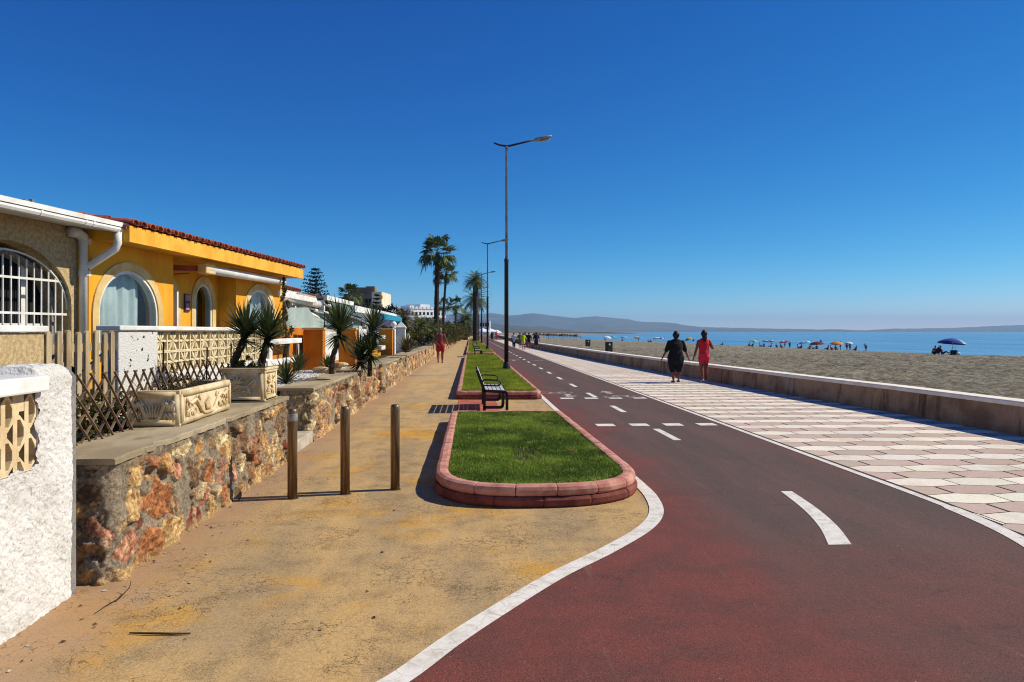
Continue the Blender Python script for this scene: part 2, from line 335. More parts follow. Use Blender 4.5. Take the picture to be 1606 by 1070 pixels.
t = NT('hill_ground'); n1 = t.noise(.0009, 7, .65); n2 = t.noise(.004, 6, .6); col = t.mix(t.ramp(n1, .4, .65), S(92, 90, 78), S(66, 72, 60)); col = t.mix(t.ramp(n2, .55, .72, 0, .6), col, S(168, 152, 124)); t.set(col, 1, 0, .05); K['hill'] = t.mat
t = NT('ground_earth'); n1 = t.noise(.08, 6, .6); col = t.mix(n1, S(150, 130, 98), S(112, 98, 72)); t.set(col, 1, 0, .1); K['earth'] = t.mat
K['stone'] = attr_mat('masonry_stone', grain=.42, gscale=42, bump=1.0, bscale=38, bdist=.022)
t = NT('paving_tile'); at_ = t.n('Attribute', attribute_name='Col'); col = at_.outputs['Color']
gm = t.ramp(t.noise(30, 4, .7), .3, .7, .88, 1.08); cc = t.n('CombineColor'); [t.l(gm, cc.inputs[i]) for i in range(3)]; col = t.mix(1.0, col, cc.outputs[0], 'MULTIPLY')
col = t.mix(t.ramp(t.noise(1.1, 7, .72), .48, .72, 0, .5), col, S(176, 152, 122)); col = t.mix(t.ramp(t.noise(4.5, 6, .75), .60, .72, 0, .55), col, S(128, 106, 92)); col = t.mix(t.ramp(t.noise(13, 3, .6), .70, .74, 0, .6), col, S(96, 78, 68))
t.set(col, .8, 0, .2); t.bump(t.noise(90, 4, .7), .25, .003); K['tiles'] = t.mat
K['grass'] = attr_mat('grass_blade', rough=.6, grain=.15, gscale=3, bump=0, trans=.42)
K['gravel'] = attr_mat('white_gravel', rough=.85, grain=.1, bump=.3)
K['kerb_low'] = M('red_kerb_shaded', S(144, 78, 64), S(112, 58, 48), rough=.9, scale=5, grain=.14, gscale=90, bump=.45, bscale=60, bdist=.006, dirt=S(96, 56, 48), dscale=6, dlo=.6, dhi=.85)  # lower course: shade on the kerb front is put into this darker red
K['grout'] = M('grout', S(98, 80, 72), S(70, 56, 50), rough=.95)
K['kerb'] = M('red_kerb', S(210, 154, 132), S(178, 112, 94), rough=.9, scale=5, grain=.14, gscale=90, bump=.45, bscale=60, bdist=.006, dirt=S(120, 62, 52), dscale=6, dlo=.6, dhi=.85)  # upper course: paler for faded tops, with sunlit faces also painted in
t = NT('sea_wall_render'); p = xyz(t); n1 = t.noise(1.3, 6, .65); n2 = t.noise(30, 4, .7); st = t.noise(2.2, 6, .7, t.coord('Object', (1, 1, .16)))
col = t.mix(t.ramp(n1, .4, .65), S(178, 144, 108), S(138, 106, 78)); col = t.mix(t.ramp(st, .52, .68, 0, .85), col, S(84, 56, 40)); col = t.mix(t.ramp(t.noise(.28, 3, .4), .60, .64, 0, .8), col, S(176, 164, 150))
t.set(col, .92, 0, .15); t.bump(n2, .5, .01); K['seawall'] = t.mat
K['seacap'] = M('sea_wall_cap', S(252, 242, 220), S(236, 222, 196), rough=.85, scale=3, grain=.1, bump=.3)
K['pad'] = M('red_pad', S(186, 104, 76), S(160, 84, 62), rough=.9, scale=3, grain=.14, gscale=60, bump=.3)

# ------------------------------------------------------------------ ground sheets
def sheet(name, poly, z, mat):
    mb = MB(); mb.add([(p[0], p[1], z) for p in poly], [list(range(len(poly)))]); o = mb.build(name, mat); return tag(o, kind='structure')
def catmull(P, n=8, closed=False):
    P = [Vector(p) for p in P]; out = []; N = len(P)
    for i in range(N-1 if not closed else N):
        g = (lambda k: P[k % N]) if closed else (lambda k: P[min(max(k, 0), N-1)])
        a, b, c, d = g(i-1), g(i), g(i+1), g(i+2)
        for k in range(n):
            u = k/n; out.append(.5*((2*b)+(c-a)*u+(2*a-5*b+4*c-d)*u*u+(3*b-a-3*c+d)*u**3))
    if not closed: out.append(P[-1])
    return out
# left white line (centre) then the straight run; right line
LL = catmull([(-1.6, .9, 0), (-1.15, 2.2, 0), (-.68, 3.22, 0), (-.36, 3.62, 0), (-.12, 4.04, 0), (.16, 4.48, 0), (.60, 5.12, 0), (1.06, 5.68, 0), (1.50, 6.30, 0), (1.74, 6.85, 0), (1.85, 7.5, 0), (1.87, 8.2, 0), (1.86, 9.2, 0), (1.85, 11, 0)], 8)
LL += [Vector((1.85, y, 0)) for y in (14, 20, 30, 60, 120, 260)]
RL = catmull([(2.6, .6, 0), (3.3, 2.4, 0), (3.9, 4.1, 0), (4.25, 5.1, 0), (4.47, 5.8, 0), (4.58, 6.5, 0), (4.62, 7.3, 0), (4.62, 9, 0), (4.62, 11, 0)], 8)+[Vector((4.62, y, 0)) for y in (14, 20, 30, 60, 120, 260)]
sheet('bike_path', [(-1.6, -12), (2.2, -12)]+[(p.x, p.y) for p in RL]+[(p.x, p.y) for p in LL[::-1]], .004, K['asphalt'])
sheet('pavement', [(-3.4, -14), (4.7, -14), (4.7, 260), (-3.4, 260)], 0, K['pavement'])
def ribbon(name, pts, w, z, mat, wf=None):
    mb = MB(); L = []; N = len(pts)
    for i, p in enumerate(pts):
        t_ = (pts[min(i+1, N-1)]-pts[max(i-1, 0)]).normalized(); n = Vector((t_.y, -t_.x, 0)); ww = w if wf is None else wf(p)
        L.append((p-n*ww/2, p+n*ww/2))
    for a, b in zip(L, L[1:]): mb.quad((a[0].x, a[0].y, z), (a[1].x, a[1].y, z), (b[1].x, b[1].y, z), (b[0].x, b[0].y, z))
    return tag(mb.build(name, mat), kind='structure')
ribbon('edge_line', LL, .15, .008, K['paint'], lambda p: .135 if p.y < 9 else .11)
ribbon('edge_line', RL, .10, .008, K['paint'], lambda p: .14 if p.y < 6.9 else .09)
mk = MB(); Z = .008
def flat(pts, mb=mk): mb.add([(p[0], p[1], Z) for p in pts], [list(range(len(pts)))])
c = catmull([(2.93, 5.72, 0), (3.10, 6.25, 0), (3.24, 6.9, 0), (3.34, 7.66, 0)], 6)
for a, b, i in zip(c, c[1:], range(99)):
    w = .19-.004*i; flat([(a.x-w/2, a.y), (a.x+w/2, a.y), (b.x+w/2-.002, b.y), (b.x-w/2+.002, b.y)])
y = 11.35
while y < 130:
    flat([(3.22-.06, y), (3.22+.06, y), (3.22+.06, y+1.35), (3.22-.06, y+1.35)]); y += 4.0 if y < 14 else 3.55
for yy in (13.1, 18.45):
    for k in range(4):
        x0 = 2.27+.62*k; flat([(x0, yy), (x0+.33, yy), (x0+.33, yy+.34), (x0, yy+.34)])
tag(mk.build('lane_marking', K['paint']), kind='structure')
mk2 = MB()
def ringf(cx, cy, r, w, n=18):
    for k in range(n):
        a, b = 2*PI*k/n, 2*PI*(k+1)/n
        flat([(cx+r*math.cos(a), cy+r*math.sin(a)*1.25), (cx+(r+w)*math.cos(a), cy+(r+w)*math.sin(a)*1.25), (cx+(r+w)*math.cos(b), cy+(r+w)*math.sin(b)*1.25), (cx+r*math.cos(b), cy+r*math.sin(b)*1.25)], mk2)
def linef(a, b, w=.05):
    d = Vector((b[0]-a[0], b[1]-a[1])).normalized(); n = Vector((-d.y, d.x))*w/2
    flat([(a[0]+n.x, a[1]+n.y), (a[0]-n.x, a[1]-n.y), (b[0]-n.x, b[1]-n.y), (b[0]+n.x, b[1]+n.y)], mk2)
def bike(cx, cy, s):
    ringf(cx-.30*s, cy, .17, .045); ringf(cx+.30*s, cy, .17, .045)
    for a, b in (((-.30, 0), (-.16, .34*s)), ((-.16, .34*s), (.20, .34*s)), ((.30, 0), (.16, .46*s)), ((-.16, .34*s), (.02, 0)), ((.02, 0), (.2, .34*s)), ((-.3, 0), (.02, 0)), ((.16, .46*s), (.26, .46*s)), ((-.22, .42*s), (-.1, .42*s))):
        linef((cx+a[0]*s, cy+a[1]), (cx+b[0]*s, cy+b[1]))
def arrow(cx, cy, s):
    flat([(cx-.08, cy), (cx+.08, cy), (cx+.08, cy+.55*s), (cx-.08, cy+.55*s)][::int(s)], mk2); flat([(cx-.2, cy+.55*s), (cx+.2, cy+.55*s), (cx, cy+1.0*s)][::int(s)], mk2)
bike(2.33, 20.4, -1); arrow(2.60, 19.9, -1); bike(3.95, 18.95, 1); arrow(3.78, 19.85, 1)
bike(2.4, 44.4, -1); bike(4.0, 42.9, 1); arrow(2.5, 43.4, -1)
tag(mk2.build('bike_marking', K['wornpaint']), kind='structure')
# ------------------------------------------------------------------ sea wall line, tiled promenade
WY = [-6, 5, 11, 15, 19.4, 25, 40, 63, 84]; WX = [9.3, 9.1, 8.9, 8.78, 8.42, 8.12, 7.42, 6.72, 6.3]
def wall_x(y): return float(np.interp(y, WY+[95, 150, 260], WX+[6.9, 7.6, 9.2]))
sheet('ground', [(-9000, -40)]+[(wall_x(q)+.1, q) for q in (-40, 5, 11, 15, 19.4, 25, 40, 63, 84, 95, 150, 260, 1190)]+[(300, 1195), (760, 4400), (1000, 9000), (-9000, 9000)], -.03, K['earth'])
sheet('promenade', [(4.66, 260)]+[(max(4.66, float(np.interp(yy, [p.y for p in RL], [p.x for p in RL]))), yy) for yy in (60, 20, 9)]+[(4.62, 6.9), (4.45, 5.8), (3.9, 4.1), (2.6, .6), (2.6, -10), (9.6, -10)]+[(wall_x(yy)+.1, yy) for yy in (5, 11, 15, 19.4, 25, 40, 63, 84, 95, 150, 260)], .0045, K['grout'])
V = []; F = []; C = []; r0 = np.random.RandomState(5); row = 0; y = 2.0; PW, PL_, AP, GAP = .402, .69, .075, .008
rlx = [p.x for p in RL]; rly = [p.y for p in RL]
while y < 150:
    xs = np.interp(y, rly, rlx)+.09; xe = wall_x(y)+.02; off = 0 if row % 2 else PL_/2
    k0 = int((xs-4.7-off)/PL_)-1; x = 4.7+off+k0*PL_
    while x < xe:
        a, b = x+GAP, x+PL_-GAP; m = (a+b)/2; h = PW/2
        poly = [(a, y-h+AP/2+GAP), (m, y-h-AP/2+GAP), (b, y-h+AP/2+GAP), (b, y+h-AP/2-GAP), (m, y+h+AP/2-GAP), (a, y+h-AP/2-GAP)]
        poly = [(min(max(q[0]+(0 if row % 2 else (.008 if q[0] < m-.01 else -.008 if q[0] > m+.01 else 0)), xs), xe), q[1]) for q in poly]
        if max(q[0] for q in poly)-min(q[0] for q in poly) > .02:
            i = len(V); V += [(q[0], q[1], .0095) for q in poly]; F.append(list(range(i, i+6)))
            v_ = r0.uniform(.9, 1.04); base = np.array(S(244, 232, 208)[:3] if row % 2 else S(202, 178, 158)[:3])*v_*(1+r0.uniform(-.03, .03, 3))
            C += [base]*6
        x += PL_
    y += PW; row += 1
tag(npmesh('promenade', V, F, K['tiles'], None, np.array(C)), kind='structure')
# ------------------------------------------------------------------ beach, sea, hills
cp = [(1606, 559), (1500, 557), (1390, 552), (1280, 548), (1150, 542), (1050, 538), (960, 534), (900, 531), (850, 528)]
CPX = [850, 900, 1380, 1420, 1470, 1520, 1606]; CPZ = [-1.9, -1.9, -1.9, -1.5, -.75, -.55, -.5]
cp.insert(2, (1440, 554.5)); cp.insert(3, (1415, 553.3))
cr = [G(a, b, float(np.interp(a, CPX, CPZ))) for a, b in cp]; crZ = [c.z for c in cr]
crY = [-20, 40]+[c.y for c in cr]+[900, 1200]; crX = [56, 54]+[c.x for c in cr]+[70, 300]; crZ = [-.5, -.5]+crZ+[-1.9, -1.9]
print([tuple(round(q, 1) for q in c) for c in cr])
def crest(y): return np.interp(y, crY, crX)
def beach_z(x, y):
    w = np.interp(y, WY, WX); c = crest(y); u = np.clip((x-w)/(c-w), 0, 1)
    zc = np.interp(y, crY, crZ)
    return np.where(x < c, -.22+(zc+.22)*u, np.maximum(zc-.1*(x-c), -3.6))
ys = np.concatenate([np.arange(-14, 60, .4), np.arange(60, 140, .8), np.arange(140, 420, 3), np.arange(420, 1201, 40)]); ts = np.concatenate([np.linspace(0, 1, 190), np.linspace(1.02, 1.9, 25)])
YY, TT = np.meshgrid(ys, ts, indexing='ij'); W0 = np.array([wall_x(q)+.12 for q in ys])[:, None]; CC = crest(YY); XX = np.where(TT < 1, W0+(CC-W0)*TT, CC+(TT-1)*32)
ZZ = beach_z(XX, YY)+(fbm(XX*1.9, YY*1.3, 4)-.47)*.36*np.clip((TT)*12, .25, 1)*np.where(TT > 1, .6, 1)+(fbm(XX*.12, YY*.05, 3)-.45)*.16*np.clip(TT*5, 0, 1)
for (px0, py0, px1, py1) in ((1060, 585, 1606, 605), (1000, 556, 1130, 566), (930, 548, 1050, 572)):   # wheel ruts
    a = G(px0, py0, -.3); b = G(px1, py1, -.3); d = (b-a).xy.normalized()
    for o_ in (0, 1.6):
        dist = np.abs((XX-a.x)*d.y-(YY-a.y)*d.x+o_+.5*np.sin(YY*.25)); ZZ -= .07*np.exp(-(dist/.22)**2)
ny, nt = YY.shape; idx = np.arange(ny*nt).reshape(ny, nt)
Fq = np.stack([idx[:-1, :-1], idx[:-1, 1:], idx[1:, 1:], idx[1:, :-1]], -1).reshape(-1, 4)
tag(npmesh('beach', np.stack([XX, YY, ZZ], -1).reshape(-1, 3), Fq, K['sand'], None, None, True), kind='structure')
sheet('sea', [(20, -300), (13000, -300), (13000, 13400), (-300, 13400), (-300, 900), (9, 320), (9, 60), (20, 20)], -2.5, K['sea'])
K['hill_dark'] = M('hill_scrub', S(96, 92, 74), S(66, 68, 54), rough=1, scale=.004, grain=0, dirt=S(150, 138, 116), dscale=.012, dlo=.6, dhi=.7, spec=.05)
def ridge(name, px, top, d0, d1, base_y=521, seed=1, amp=1.0, mat='hill'):
    """a range of hills: its skyline d0 metres off, foot nearer the camera, back slope behind"""
    xs = np.linspace(px[0], px[-1], 180); tops = np.interp(xs, px, top)+(fbm(xs*.05+seed*3, xs*0+seed, 5)-.47)*2.4*amp
    rows = []; fr = [(-.30, 0), (-.24, .12), (-.18, .3), (-.12, .5), (-.06, .78), (0, 1), (.08, .9), (.2, .5), (.3, 0)]
    Vv = []
    for j, (k, hh) in enumerate(fr):
        for i, x in enumerate(xs):
            d = (d0+(d1-d0)*(x-px[0])/(px[-1]-px[0])); h = max((521-tops[i])/F_PX*d, 0)
            dd = d*(1+k*.8); q = PD(x, 520, d); r_ = ray(x, 520); nz = (fbm(np.array([x*.09+j*7.7+seed]), np.array([j*2.3+seed]), 4)[0]-.47)*.5*hh*(1-hh*.9)
            Vv.append((r_.x*dd, r_.y*dd, -3+(h+3)*min(max(hh+nz, 0), 1)))
    n = len(xs); Ff = [[j*n+i, j*n+i+1, (j+1)*n+i+1, (j+1)*n+i] for j in range(len(fr)-1) for i in range(n-1)]
    return tag(npmesh(name, np.array(Vv), np.array(Ff), K[mat], None, None, True), kind='structure')
ridge('hills', [560, 640, 700, 770, 800, 835, 870, 900, 935, 985, 1010, 1050, 1100, 1140, 1180, 1260, 1340, 1400], [494, 492, 494, 492, 496, 492, 496, 499, 497, 502, 506, 507, 514, 515, 516, 517, 518.5, 520.5], 9300, 9600, seed=2)
ridge('hills', [560, 700, 765, 800, 850, 880, 905, 930], [506, 508, 507, 511, 513, 517, 520, 521], 4200, 4500, seed=5, amp=.5, mat='hill_dark')
ridge('hills', [1330, 1400, 1470, 1530, 1560, 1600, 1660, 1760], [520.5, 516.5, 515.5, 513.5, 512, 511, 509, 512], 10200, 9800, seed=9, amp=.6)
# ------------------------------------------------------------------ raised grass beds
def resample(P, step, closed=True):
    P = [Vector(p) for p in P]; Q = P+[P[0]] if closed else P
    L = [0]
    for a, b in zip(Q, Q[1:]): L.append(L[-1]+(b-a).length)
    def at(s):
        s = min(max(s, 0), L[-1]); i = int(np.searchsorted(L, s, 'right'))-1; i = min(i, len(Q)-2)
        u = (s-L[i])/max(L[i+1]-L[i], 1e-9); p = Q[i].lerp(Q[i+1], u)
        a = s-.04; b = s+.04
        return p
    n = max(1, int(round(L[-1]/step))); return at, L[-1], n
def kerb_course(mb, P, step, prof, seed=1, gap=.006):
    """P counter-clockwise; prof = list of (outward offset, z) section polygon; separate cast stones with pinched joints"""
    at, T, n = resample(P, step); rr = random.Random(seed)
    def frame(s):
        a = at((s-.03) % T); b = at((s+.03) % T); t_ = (b-a)
        if t_.length > .2: t_ = at(min(s+.03, T))-at(max(s-.03, 0))
        t_.normalize(); return at(s), Vector((t_.y, -t_.x, 0))
    cx_ = sum(p[0] for p in prof)/len(prof); cz_ = sum(p[1] for p in prof)/len(prof)
    for k in range(n):
        s0 = T*k/n+gap/2; s1 = T*(k+1)/n-gap/2; dz = rr.uniform(-.003, .003); do = rr.uniform(-.004, .004)
        rings = []
        for u, q in ((0, .92), (.03, .985), (.10, 1), (.37, 1), (.63, 1), (.90, 1), (.97, .985), (1, .92)):
            p, nn = frame(s0+(s1-s0)*u)
            rings.append([(p+nn*(cx_+(o-cx_)*q+do)).to_tuple()[:2]+(cz_+(z-cz_)*q+dz,) for o, z in prof])
        m = len(prof); vs = [v for r in rings for v in r]; fs = []
        for i in range(len(rings)-1):
            for j in range(m): fs.append([i*m+j, i*m+(j+1) % m, (i+1)*m+(j+1) % m, (i+1)*m+j])
        fs += [list(range(m))[::-1], [(len(rings)-1)*m+j for j in range(m)]]
        mb.add(vs, fs)
def roundcorners(P, rads, n=8):
    out = []; N = len(P)
    for i in range(N):
        p = Vector(P[i]+(0,)); a = Vector(P[i-1]+(0,)); b = Vector(P[(i+1) % N]+(0,)); r = rads[i]
        if r <= 0: out.append(p); continue
        d1 = (a-p).normalized(); d2 = (b-p).normalized(); q1 = p+d1*r; q2 = p+d2*r
        for k in range(n+1):
            u = k/n; out.append(q1*(1-u)**2+p*2*u*(1-u)+q2*u*u)
    return out
def inside(poly, x, y):
    c = np.zeros(len(x), bool); n = len(poly)
    for i in range(n):
        x1, y1 = poly[i][0], poly[i][1]; x2, y2 = poly[i-1][0], poly[i-1][1]
        k = ((y1 > y) != (y2 > y)) & (x < (x2-x1)*(y-y1)/(y2-y1+1e-12)+x1); c ^= k
    return c
def grass_bed(name, poly, z, n, hmin, hmax, w, seed, label, cols, ygrad=None):
    r = np.random.RandomState(seed); xs = [p[0] for p in poly]; ysn = [p[1] for p in poly]
    x0, x1, y0, y1 = min(xs), max(xs), min(ysn), max(ysn)
    x = r.uniform(x0, x1, n); u = r.uniform(0, 1, n); y = y0+(y1-y0)*(u if ygrad is None else u**ygrad)
    k = inside(poly, x, y) & (r.uniform(0, 1, n) > .85*sstep(.57, .66, fbm(x*3.1+seed*5, y*3.1, 4))); x = x[k]; y = y[k]; n = len(x)
    cl = fbm(x*2.2+seed, y*2.2, 4); cl2 = fbm(x*7+seed, y*7, 3)
    h = r.uniform(hmin, hmax, n)*(.55+.9*cl); az = r.uniform(0, 2*PI, n); lean = r.uniform(.1, .95, n)*h
    wx = np.cos(az+1.57)*w/2; wy = np.sin(az+1.57)*w/2; dx = np.cos(az)*lean; dy = np.sin(az)*lean
    B = np.stack([x, y, np.full(n, z)], 1); o = np.stack([wx, wy, wx*0], 1); m = B+np.stack([dx*.35, dy*.35, h*.6], 1); tip = B+np.stack([dx, dy, h], 1)
    V = np.stack([B-o, B+o, m-o*.75, m+o*.75, tip], 1).reshape(-1, 3); i = np.arange(n)*5
    Fq = np.stack([i, i+1, i+3, i+2], 1).tolist(); Ft = np.stack([i+2, i+3, i+4], 1).tolist()
    c0, c1, c2 = [np.array(S(*c)[:3]) for c in cols]; t_ = np.clip((cl-.3)*2.2+r.uniform(-.25, .25, n), 0, 1)[:, None]
    c = c0*(1-t_)+c1*t_; dry = (r.uniform(0, 1, n) < .05+.6*sstep(.53, .68, cl2))[:, None]; c = np.where(dry, c*.45+c2*.55, c)*r.uniform(.55, 1.5, n)[:, None]
    me = bpy.data.meshes.new('grass'); me.from_pydata(V.tolist(), [], Fq+Ft); me.materials.append(K['grass'])
    a = me.color_attributes.new('Col', 'FLOAT_COLOR', 'POINT'); cc = np.ones((n*5, 4), np.float32); cc[:, :3] = np.repeat(c, 5, 0); a.data.foreach_set('color', cc.ravel())
    g = link_mesh('grass', me); tag(g, label, 'grass', kind='stuff'); return g
lower = [(-.07, 0), (.05, 0), (.072, .03), (.074, .075), (.055, .103), (.0, .108), (-.07, .108)]
upper = [(-.08, .106), (.035, .106), (.052, .128), (.055, .165), (.042, .195), (.01, .212), (-.05, .214), (-.08, .206)]
def bed(poly, rads, label, seed, step=.40):
    P = roundcorners(poly, rads)
    t_ = thing('raised_bed', label, 'flower bed', (0, 0, 0), 0, 'raised grass beds along the bike path')
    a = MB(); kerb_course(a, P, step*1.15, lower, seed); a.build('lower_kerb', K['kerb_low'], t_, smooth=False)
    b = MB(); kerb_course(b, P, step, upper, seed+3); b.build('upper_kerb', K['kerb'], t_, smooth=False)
    c = MB(); Q = [(p.x, p.y) for p in P]
    def off(o):
        r = []
        for i, p in enumerate(P):
            d = (P[(i+1) % len(P)]-P[i-1]).normalized(); r.append((p.x+d.y*o, p.y-d.x*o))
        return r
    c.prism(off(-.035), .0, .172); c.build('soil', K['soil'], t_)
    return off(-.085)
# bed outlines run counter-clockwise (centre of the kerb)
g1 = bed([(-.32, 13.9), (-.33, 7.12), (1.76, 7.18), (1.66, 13.9)], [.05, 1.0, 1.0, .05], 'low red kerbed bed of dark green grass with rounded front nearest the bollards', 1)
grass_bed('g', g1, .17, 105000, .022, .055, .0085, 3, 'dark green grass filling the rounded bed beside the bollards', ((82, 110, 32), (148, 172, 60), (200, 184, 100)), 1.25)
g2 = bed([(-.30, 47.5), (-.30, 18.55), (1.72, 18.45), (1.70, 47.5)], [.05, .12, .12, .05], 'long red kerbed grass bed behind the first bench with the nearest lamp in it', 2)
grass_bed('g', g2, .17, 90000, .05, .10, .014, 4, 'bright green grass in the long bed around the nearest lamp post', ((112, 132, 28), (160, 174, 46), (190, 172, 76)), 1.7)
g3 = bed([(-.28, 84), (-.28, 52.3), (1.70, 52.3), (1.70, 84)], [.05, .12, .12, .05], 'red kerbed grass bed behind the second bench around the second lamp', 3, .5)
grass_bed('g', g3, .17, 30000, .06, .12, .03, 5, 'bright green grass in the bed around the second lamp post', ((112, 132, 28), (164, 176, 48), (190, 172, 76)), 1.4)
g4 = bed([(-.28, 150), (-.28, 88.5), (1.66, 88.5), (1.66, 150)], [.05, .12, .12, .05], 'farthest red kerbed grass bed with the thick palm growing in it', 4, .8)
grass_bed('g', g4, .17, 16000, .07, .14, .06, 6, 'grass around the thick palm trunk in the farthest bed', ((112, 132, 28), (164, 176, 48), (190, 172, 76)), 1.3)
sheet('bench_pad', [(-.3, 14.25), (.62, 14.25), (.62, 18.3), (-.3, 18.3)], .0045, K['pad'])
# ------------------------------------------------------------------ dry stone / mortared walls
PAL = [((204, 166, 108), 6), ((190, 144, 88), 5), ((218, 192, 144), 3), ((170, 112, 70), 2.6), ((158, 124, 86), 4), ((196, 140, 110), 2.5), ((122, 58, 46), 1.1), ((116, 88, 62), 3)]
PALC = np.array([S(*c)[:3] for c, w in PAL]); PALW = np.array([w for c, w in PAL]); PALW = PALW/PALW.sum()
def masonry(name, X, Y0, Y1, h, thick, res, seed, parent, size=.2, rough_=1.0, mort=.16, smooth=True):
    """L-shaped skin: end facing -Y, then the long face towards +X; stones bulge out of the mortar"""
    r = np.random.RandomState(seed); L = thick+(Y1-Y0)
    nu = int(L/res)+1; nz = int(h/res)+1; u = np.linspace(0, L, nu); z = np.linspace(-.02, h, nz); U, Zz = np.meshgrid(u, z, indexing='ij')
    wu = U+(fbm(U*5+seed, Zz*5, 4)-.47)*.13; wz = Zz+(fbm(U*5+40, Zz*5+seed, 4)-.47)*.13
    ns = int(L*h/(size*size)); su = r.uniform(-.1, L+.1, ns*6); sz = r.uniform(-.05, h+.05, ns*6)
    keep = []                                                  # blue-noise-ish seeds of mixed size
    rad = size*r.choice([.5, .8, 1.1, 1.5], ns*6, p=[.25, .3, .28, .17])
    for i in range(ns*6):
        if all((su[i]-su[j])**2+((sz[i]-sz[j])*1.1)**2 > (.5*(rad[i]+rad[j]))**2 for j in keep if abs(su[i]-su[j]) < 1.4*size): keep.append(i)
        if len(keep) >= ns*1.5: break
    su, sz, rad = su[keep], sz[keep], rad[keep]; n = len(keep)
    ang_ = r.uniform(0, PI, n); asp_ = r.uniform(.8, 1.25, n); d1 = np.full(U.shape, 9.0); d2 = np.full(U.shape, 9.0); id_ = np.zeros(U.shape, int)
    for i in range(n):
        i0 = np.searchsorted(u, su[i]-.55); i1 = np.searchsorted(u, su[i]+.55)
        du_ = wu[i0:i1]-su[i]; dv_ = wz[i0:i1]-sz[i]; ca_, sa_ = math.cos(ang_[i]), math.sin(ang_[i]); d = np.sqrt(((du_*ca_+dv_*sa_)*asp_[i])**2+((dv_*ca_-du_*sa_)/asp_[i])**2)/rad[i]*size
        a, b, k = d1[i0:i1], d2[i0:i1], id_[i0:i1]; m = d < a
        b[:] = np.where(m, a, np.minimum(b, d)); k[:] = np.where(m, i, k); a[:] = np.where(m, d, a)
    e = d2-d1+(fbm(U*22, Zz*22+seed, 3)-.47)*.06
    ismort = r.uniform(0, 1, n) < mort; gw = r.uniform(.005, .075, n)
    mask = sstep(gw[id_], gw[id_]+.022, e)*np.where(ismort[id_], 0, 1)
    mask *= sstep(h-.02, h-.09, Zz+(fbm(U*5, Zz*0+seed, 2)-.45)*.1)      # mortar band under the coping
    n1 = fbm(U*9+seed*1.7, Zz*9, 5)-.48; n2 = fbm(U*34, Zz*34+seed, 4)-.48; facet = fbm(U*4+id_*3.1, Zz*4+id_*1.7, 2)-.45
    ridge_ = np.abs(fbm(U*15+seed, Zz*15, 4)-.47); n3 = fbm(U*75, Zz*75+seed, 3)-.44
    tl_ = np.clip(r.normal(0, .22, n)[id_]*(U-su[id_])+r.normal(0, .28, n)[id_]*(Zz-sz[id_]), -.04, .04)
    H = mask*(.008+.032*r.uniform(0, 1, n)[id_]*rough_+tl_*rough_+.03*facet*rough_-.07*ridge_*rough_)+n2*.022*rough_+n3*.012+(1-mask)*(n1*.03+.004)-.030*np.exp(-((mask-.35)/.22)**2)*sstep(.40, .56, fbm(U*5+seed, Zz*5+7, 3))
    cid = r.choice(len(PAL), n, p=PALW); base = PALC[cid][id_]; tone = (1+.9*n1[..., None]+1.2*n2[..., None]+.8*facet[..., None]+1.1*n3[..., None])*(1.12-1.5*np.clip(.10-ridge_, 0, 1)[..., None]*1.6)
    rust = sstep(.56, .66, fbm(U*13+seed+9, Zz*13, 4))[..., None]; stc = base*(1-rust*.7)+np.array(S(142, 86, 50)[:3])*rust*.7
    pale = sstep(.58, .68, fbm(U*11+seed+3, Zz*11+5, 4))[..., None]; stc = stc*(1-pale*.35)+np.array(S(224, 198, 150)[:3])*pale*.35
    mo = np.array(S(146, 131, 108)[:3])*(1+.9*n1[..., None]+1.0*n2[..., None]); mo = mo*(1-.55*sstep(h-.16, h-.03, Zz)[..., None]*sstep(.42, .6, fbm(U*8, Zz*8+3, 3))[..., None])
    C = stc*tone*mask[..., None]+mo*(1-mask[..., None]); C = C*(1-.45*np.exp(-((mask-.4)/.25)**2))[..., None]
    sand = sstep(.10, .0, Zz)[..., None]*.6; C = C*(1-sand)+np.array(S(196, 164, 112)[:3])*sand; C = np.clip(C, .01, .9)
    cr_ = .10; a = np.clip((U-(thick-cr_))/(2*cr_), 0, 1)*PI/2; NX = np.sin(a); NY = -np.cos(a)
    cxx, cyy = X-cr_, Y0+cr_
    onend = U < thick-cr_; onface = U > thick+cr_
    BX = np.where(onend, X-thick+U, np.where(onface, X, cxx+cr_*NX)); BY = np.where(onend, Y0, np.where(onface, Y0+U-thick, cyy+cr_*NY))
    V = np.stack([BX+NX*H, BY+NY*H, Zz], -1).reshape(-1, 3); idx = np.arange(nu*nz).reshape(nu, nz)
    Fq = np.stack([idx[:-1, :-1], idx[1:, :-1], idx[1:, 1:], idx[:-1, 1:]], -1).reshape(-1, 4)
    return npmesh(name, V, Fq, K['stone'], parent, C.reshape(-1, 3), smooth)
def slabcap(parent, X, Y0, Y1, z, w, th, seed, over=.02):
    """rough edged concrete coping"""
    r = random.Random(seed); n = max(6, int((Y1-Y0)/.07)); mb = MB(); e = [over+.018*(r.random()-.5)+(-.03 if r.random() < .1 else 0) for i in range(n+1)]
    vs = []; 
    for i in range(n+1):
        y = Y0-.02+(Y1-Y0+.02)*i/n; zz = z+.004*math.sin(i*.9+seed)
        vs += [(X+e[i], y, z-th), (X+e[i]+.004, y, zz-.008), (X+e[i]-.012, y, zz), (X-w*.5, y, zz+.004*math.sin(i*.4)), (X-w, y, zz), (X-w, y, z-th)]
    fs = []
    for i in range(n):
        for k in range(6): fs.append([i*6+k, i*6+(k+1) % 6, (i+1)*6+(k+1) % 6, (i+1)*6+k][::-1])
    fs += [[0, 1, 2, 3, 4, 5], [n*6+k for k in range(6)][::-1]]
    mb.add(vs, fs); return mb.build('coping', K['coping'], parent)
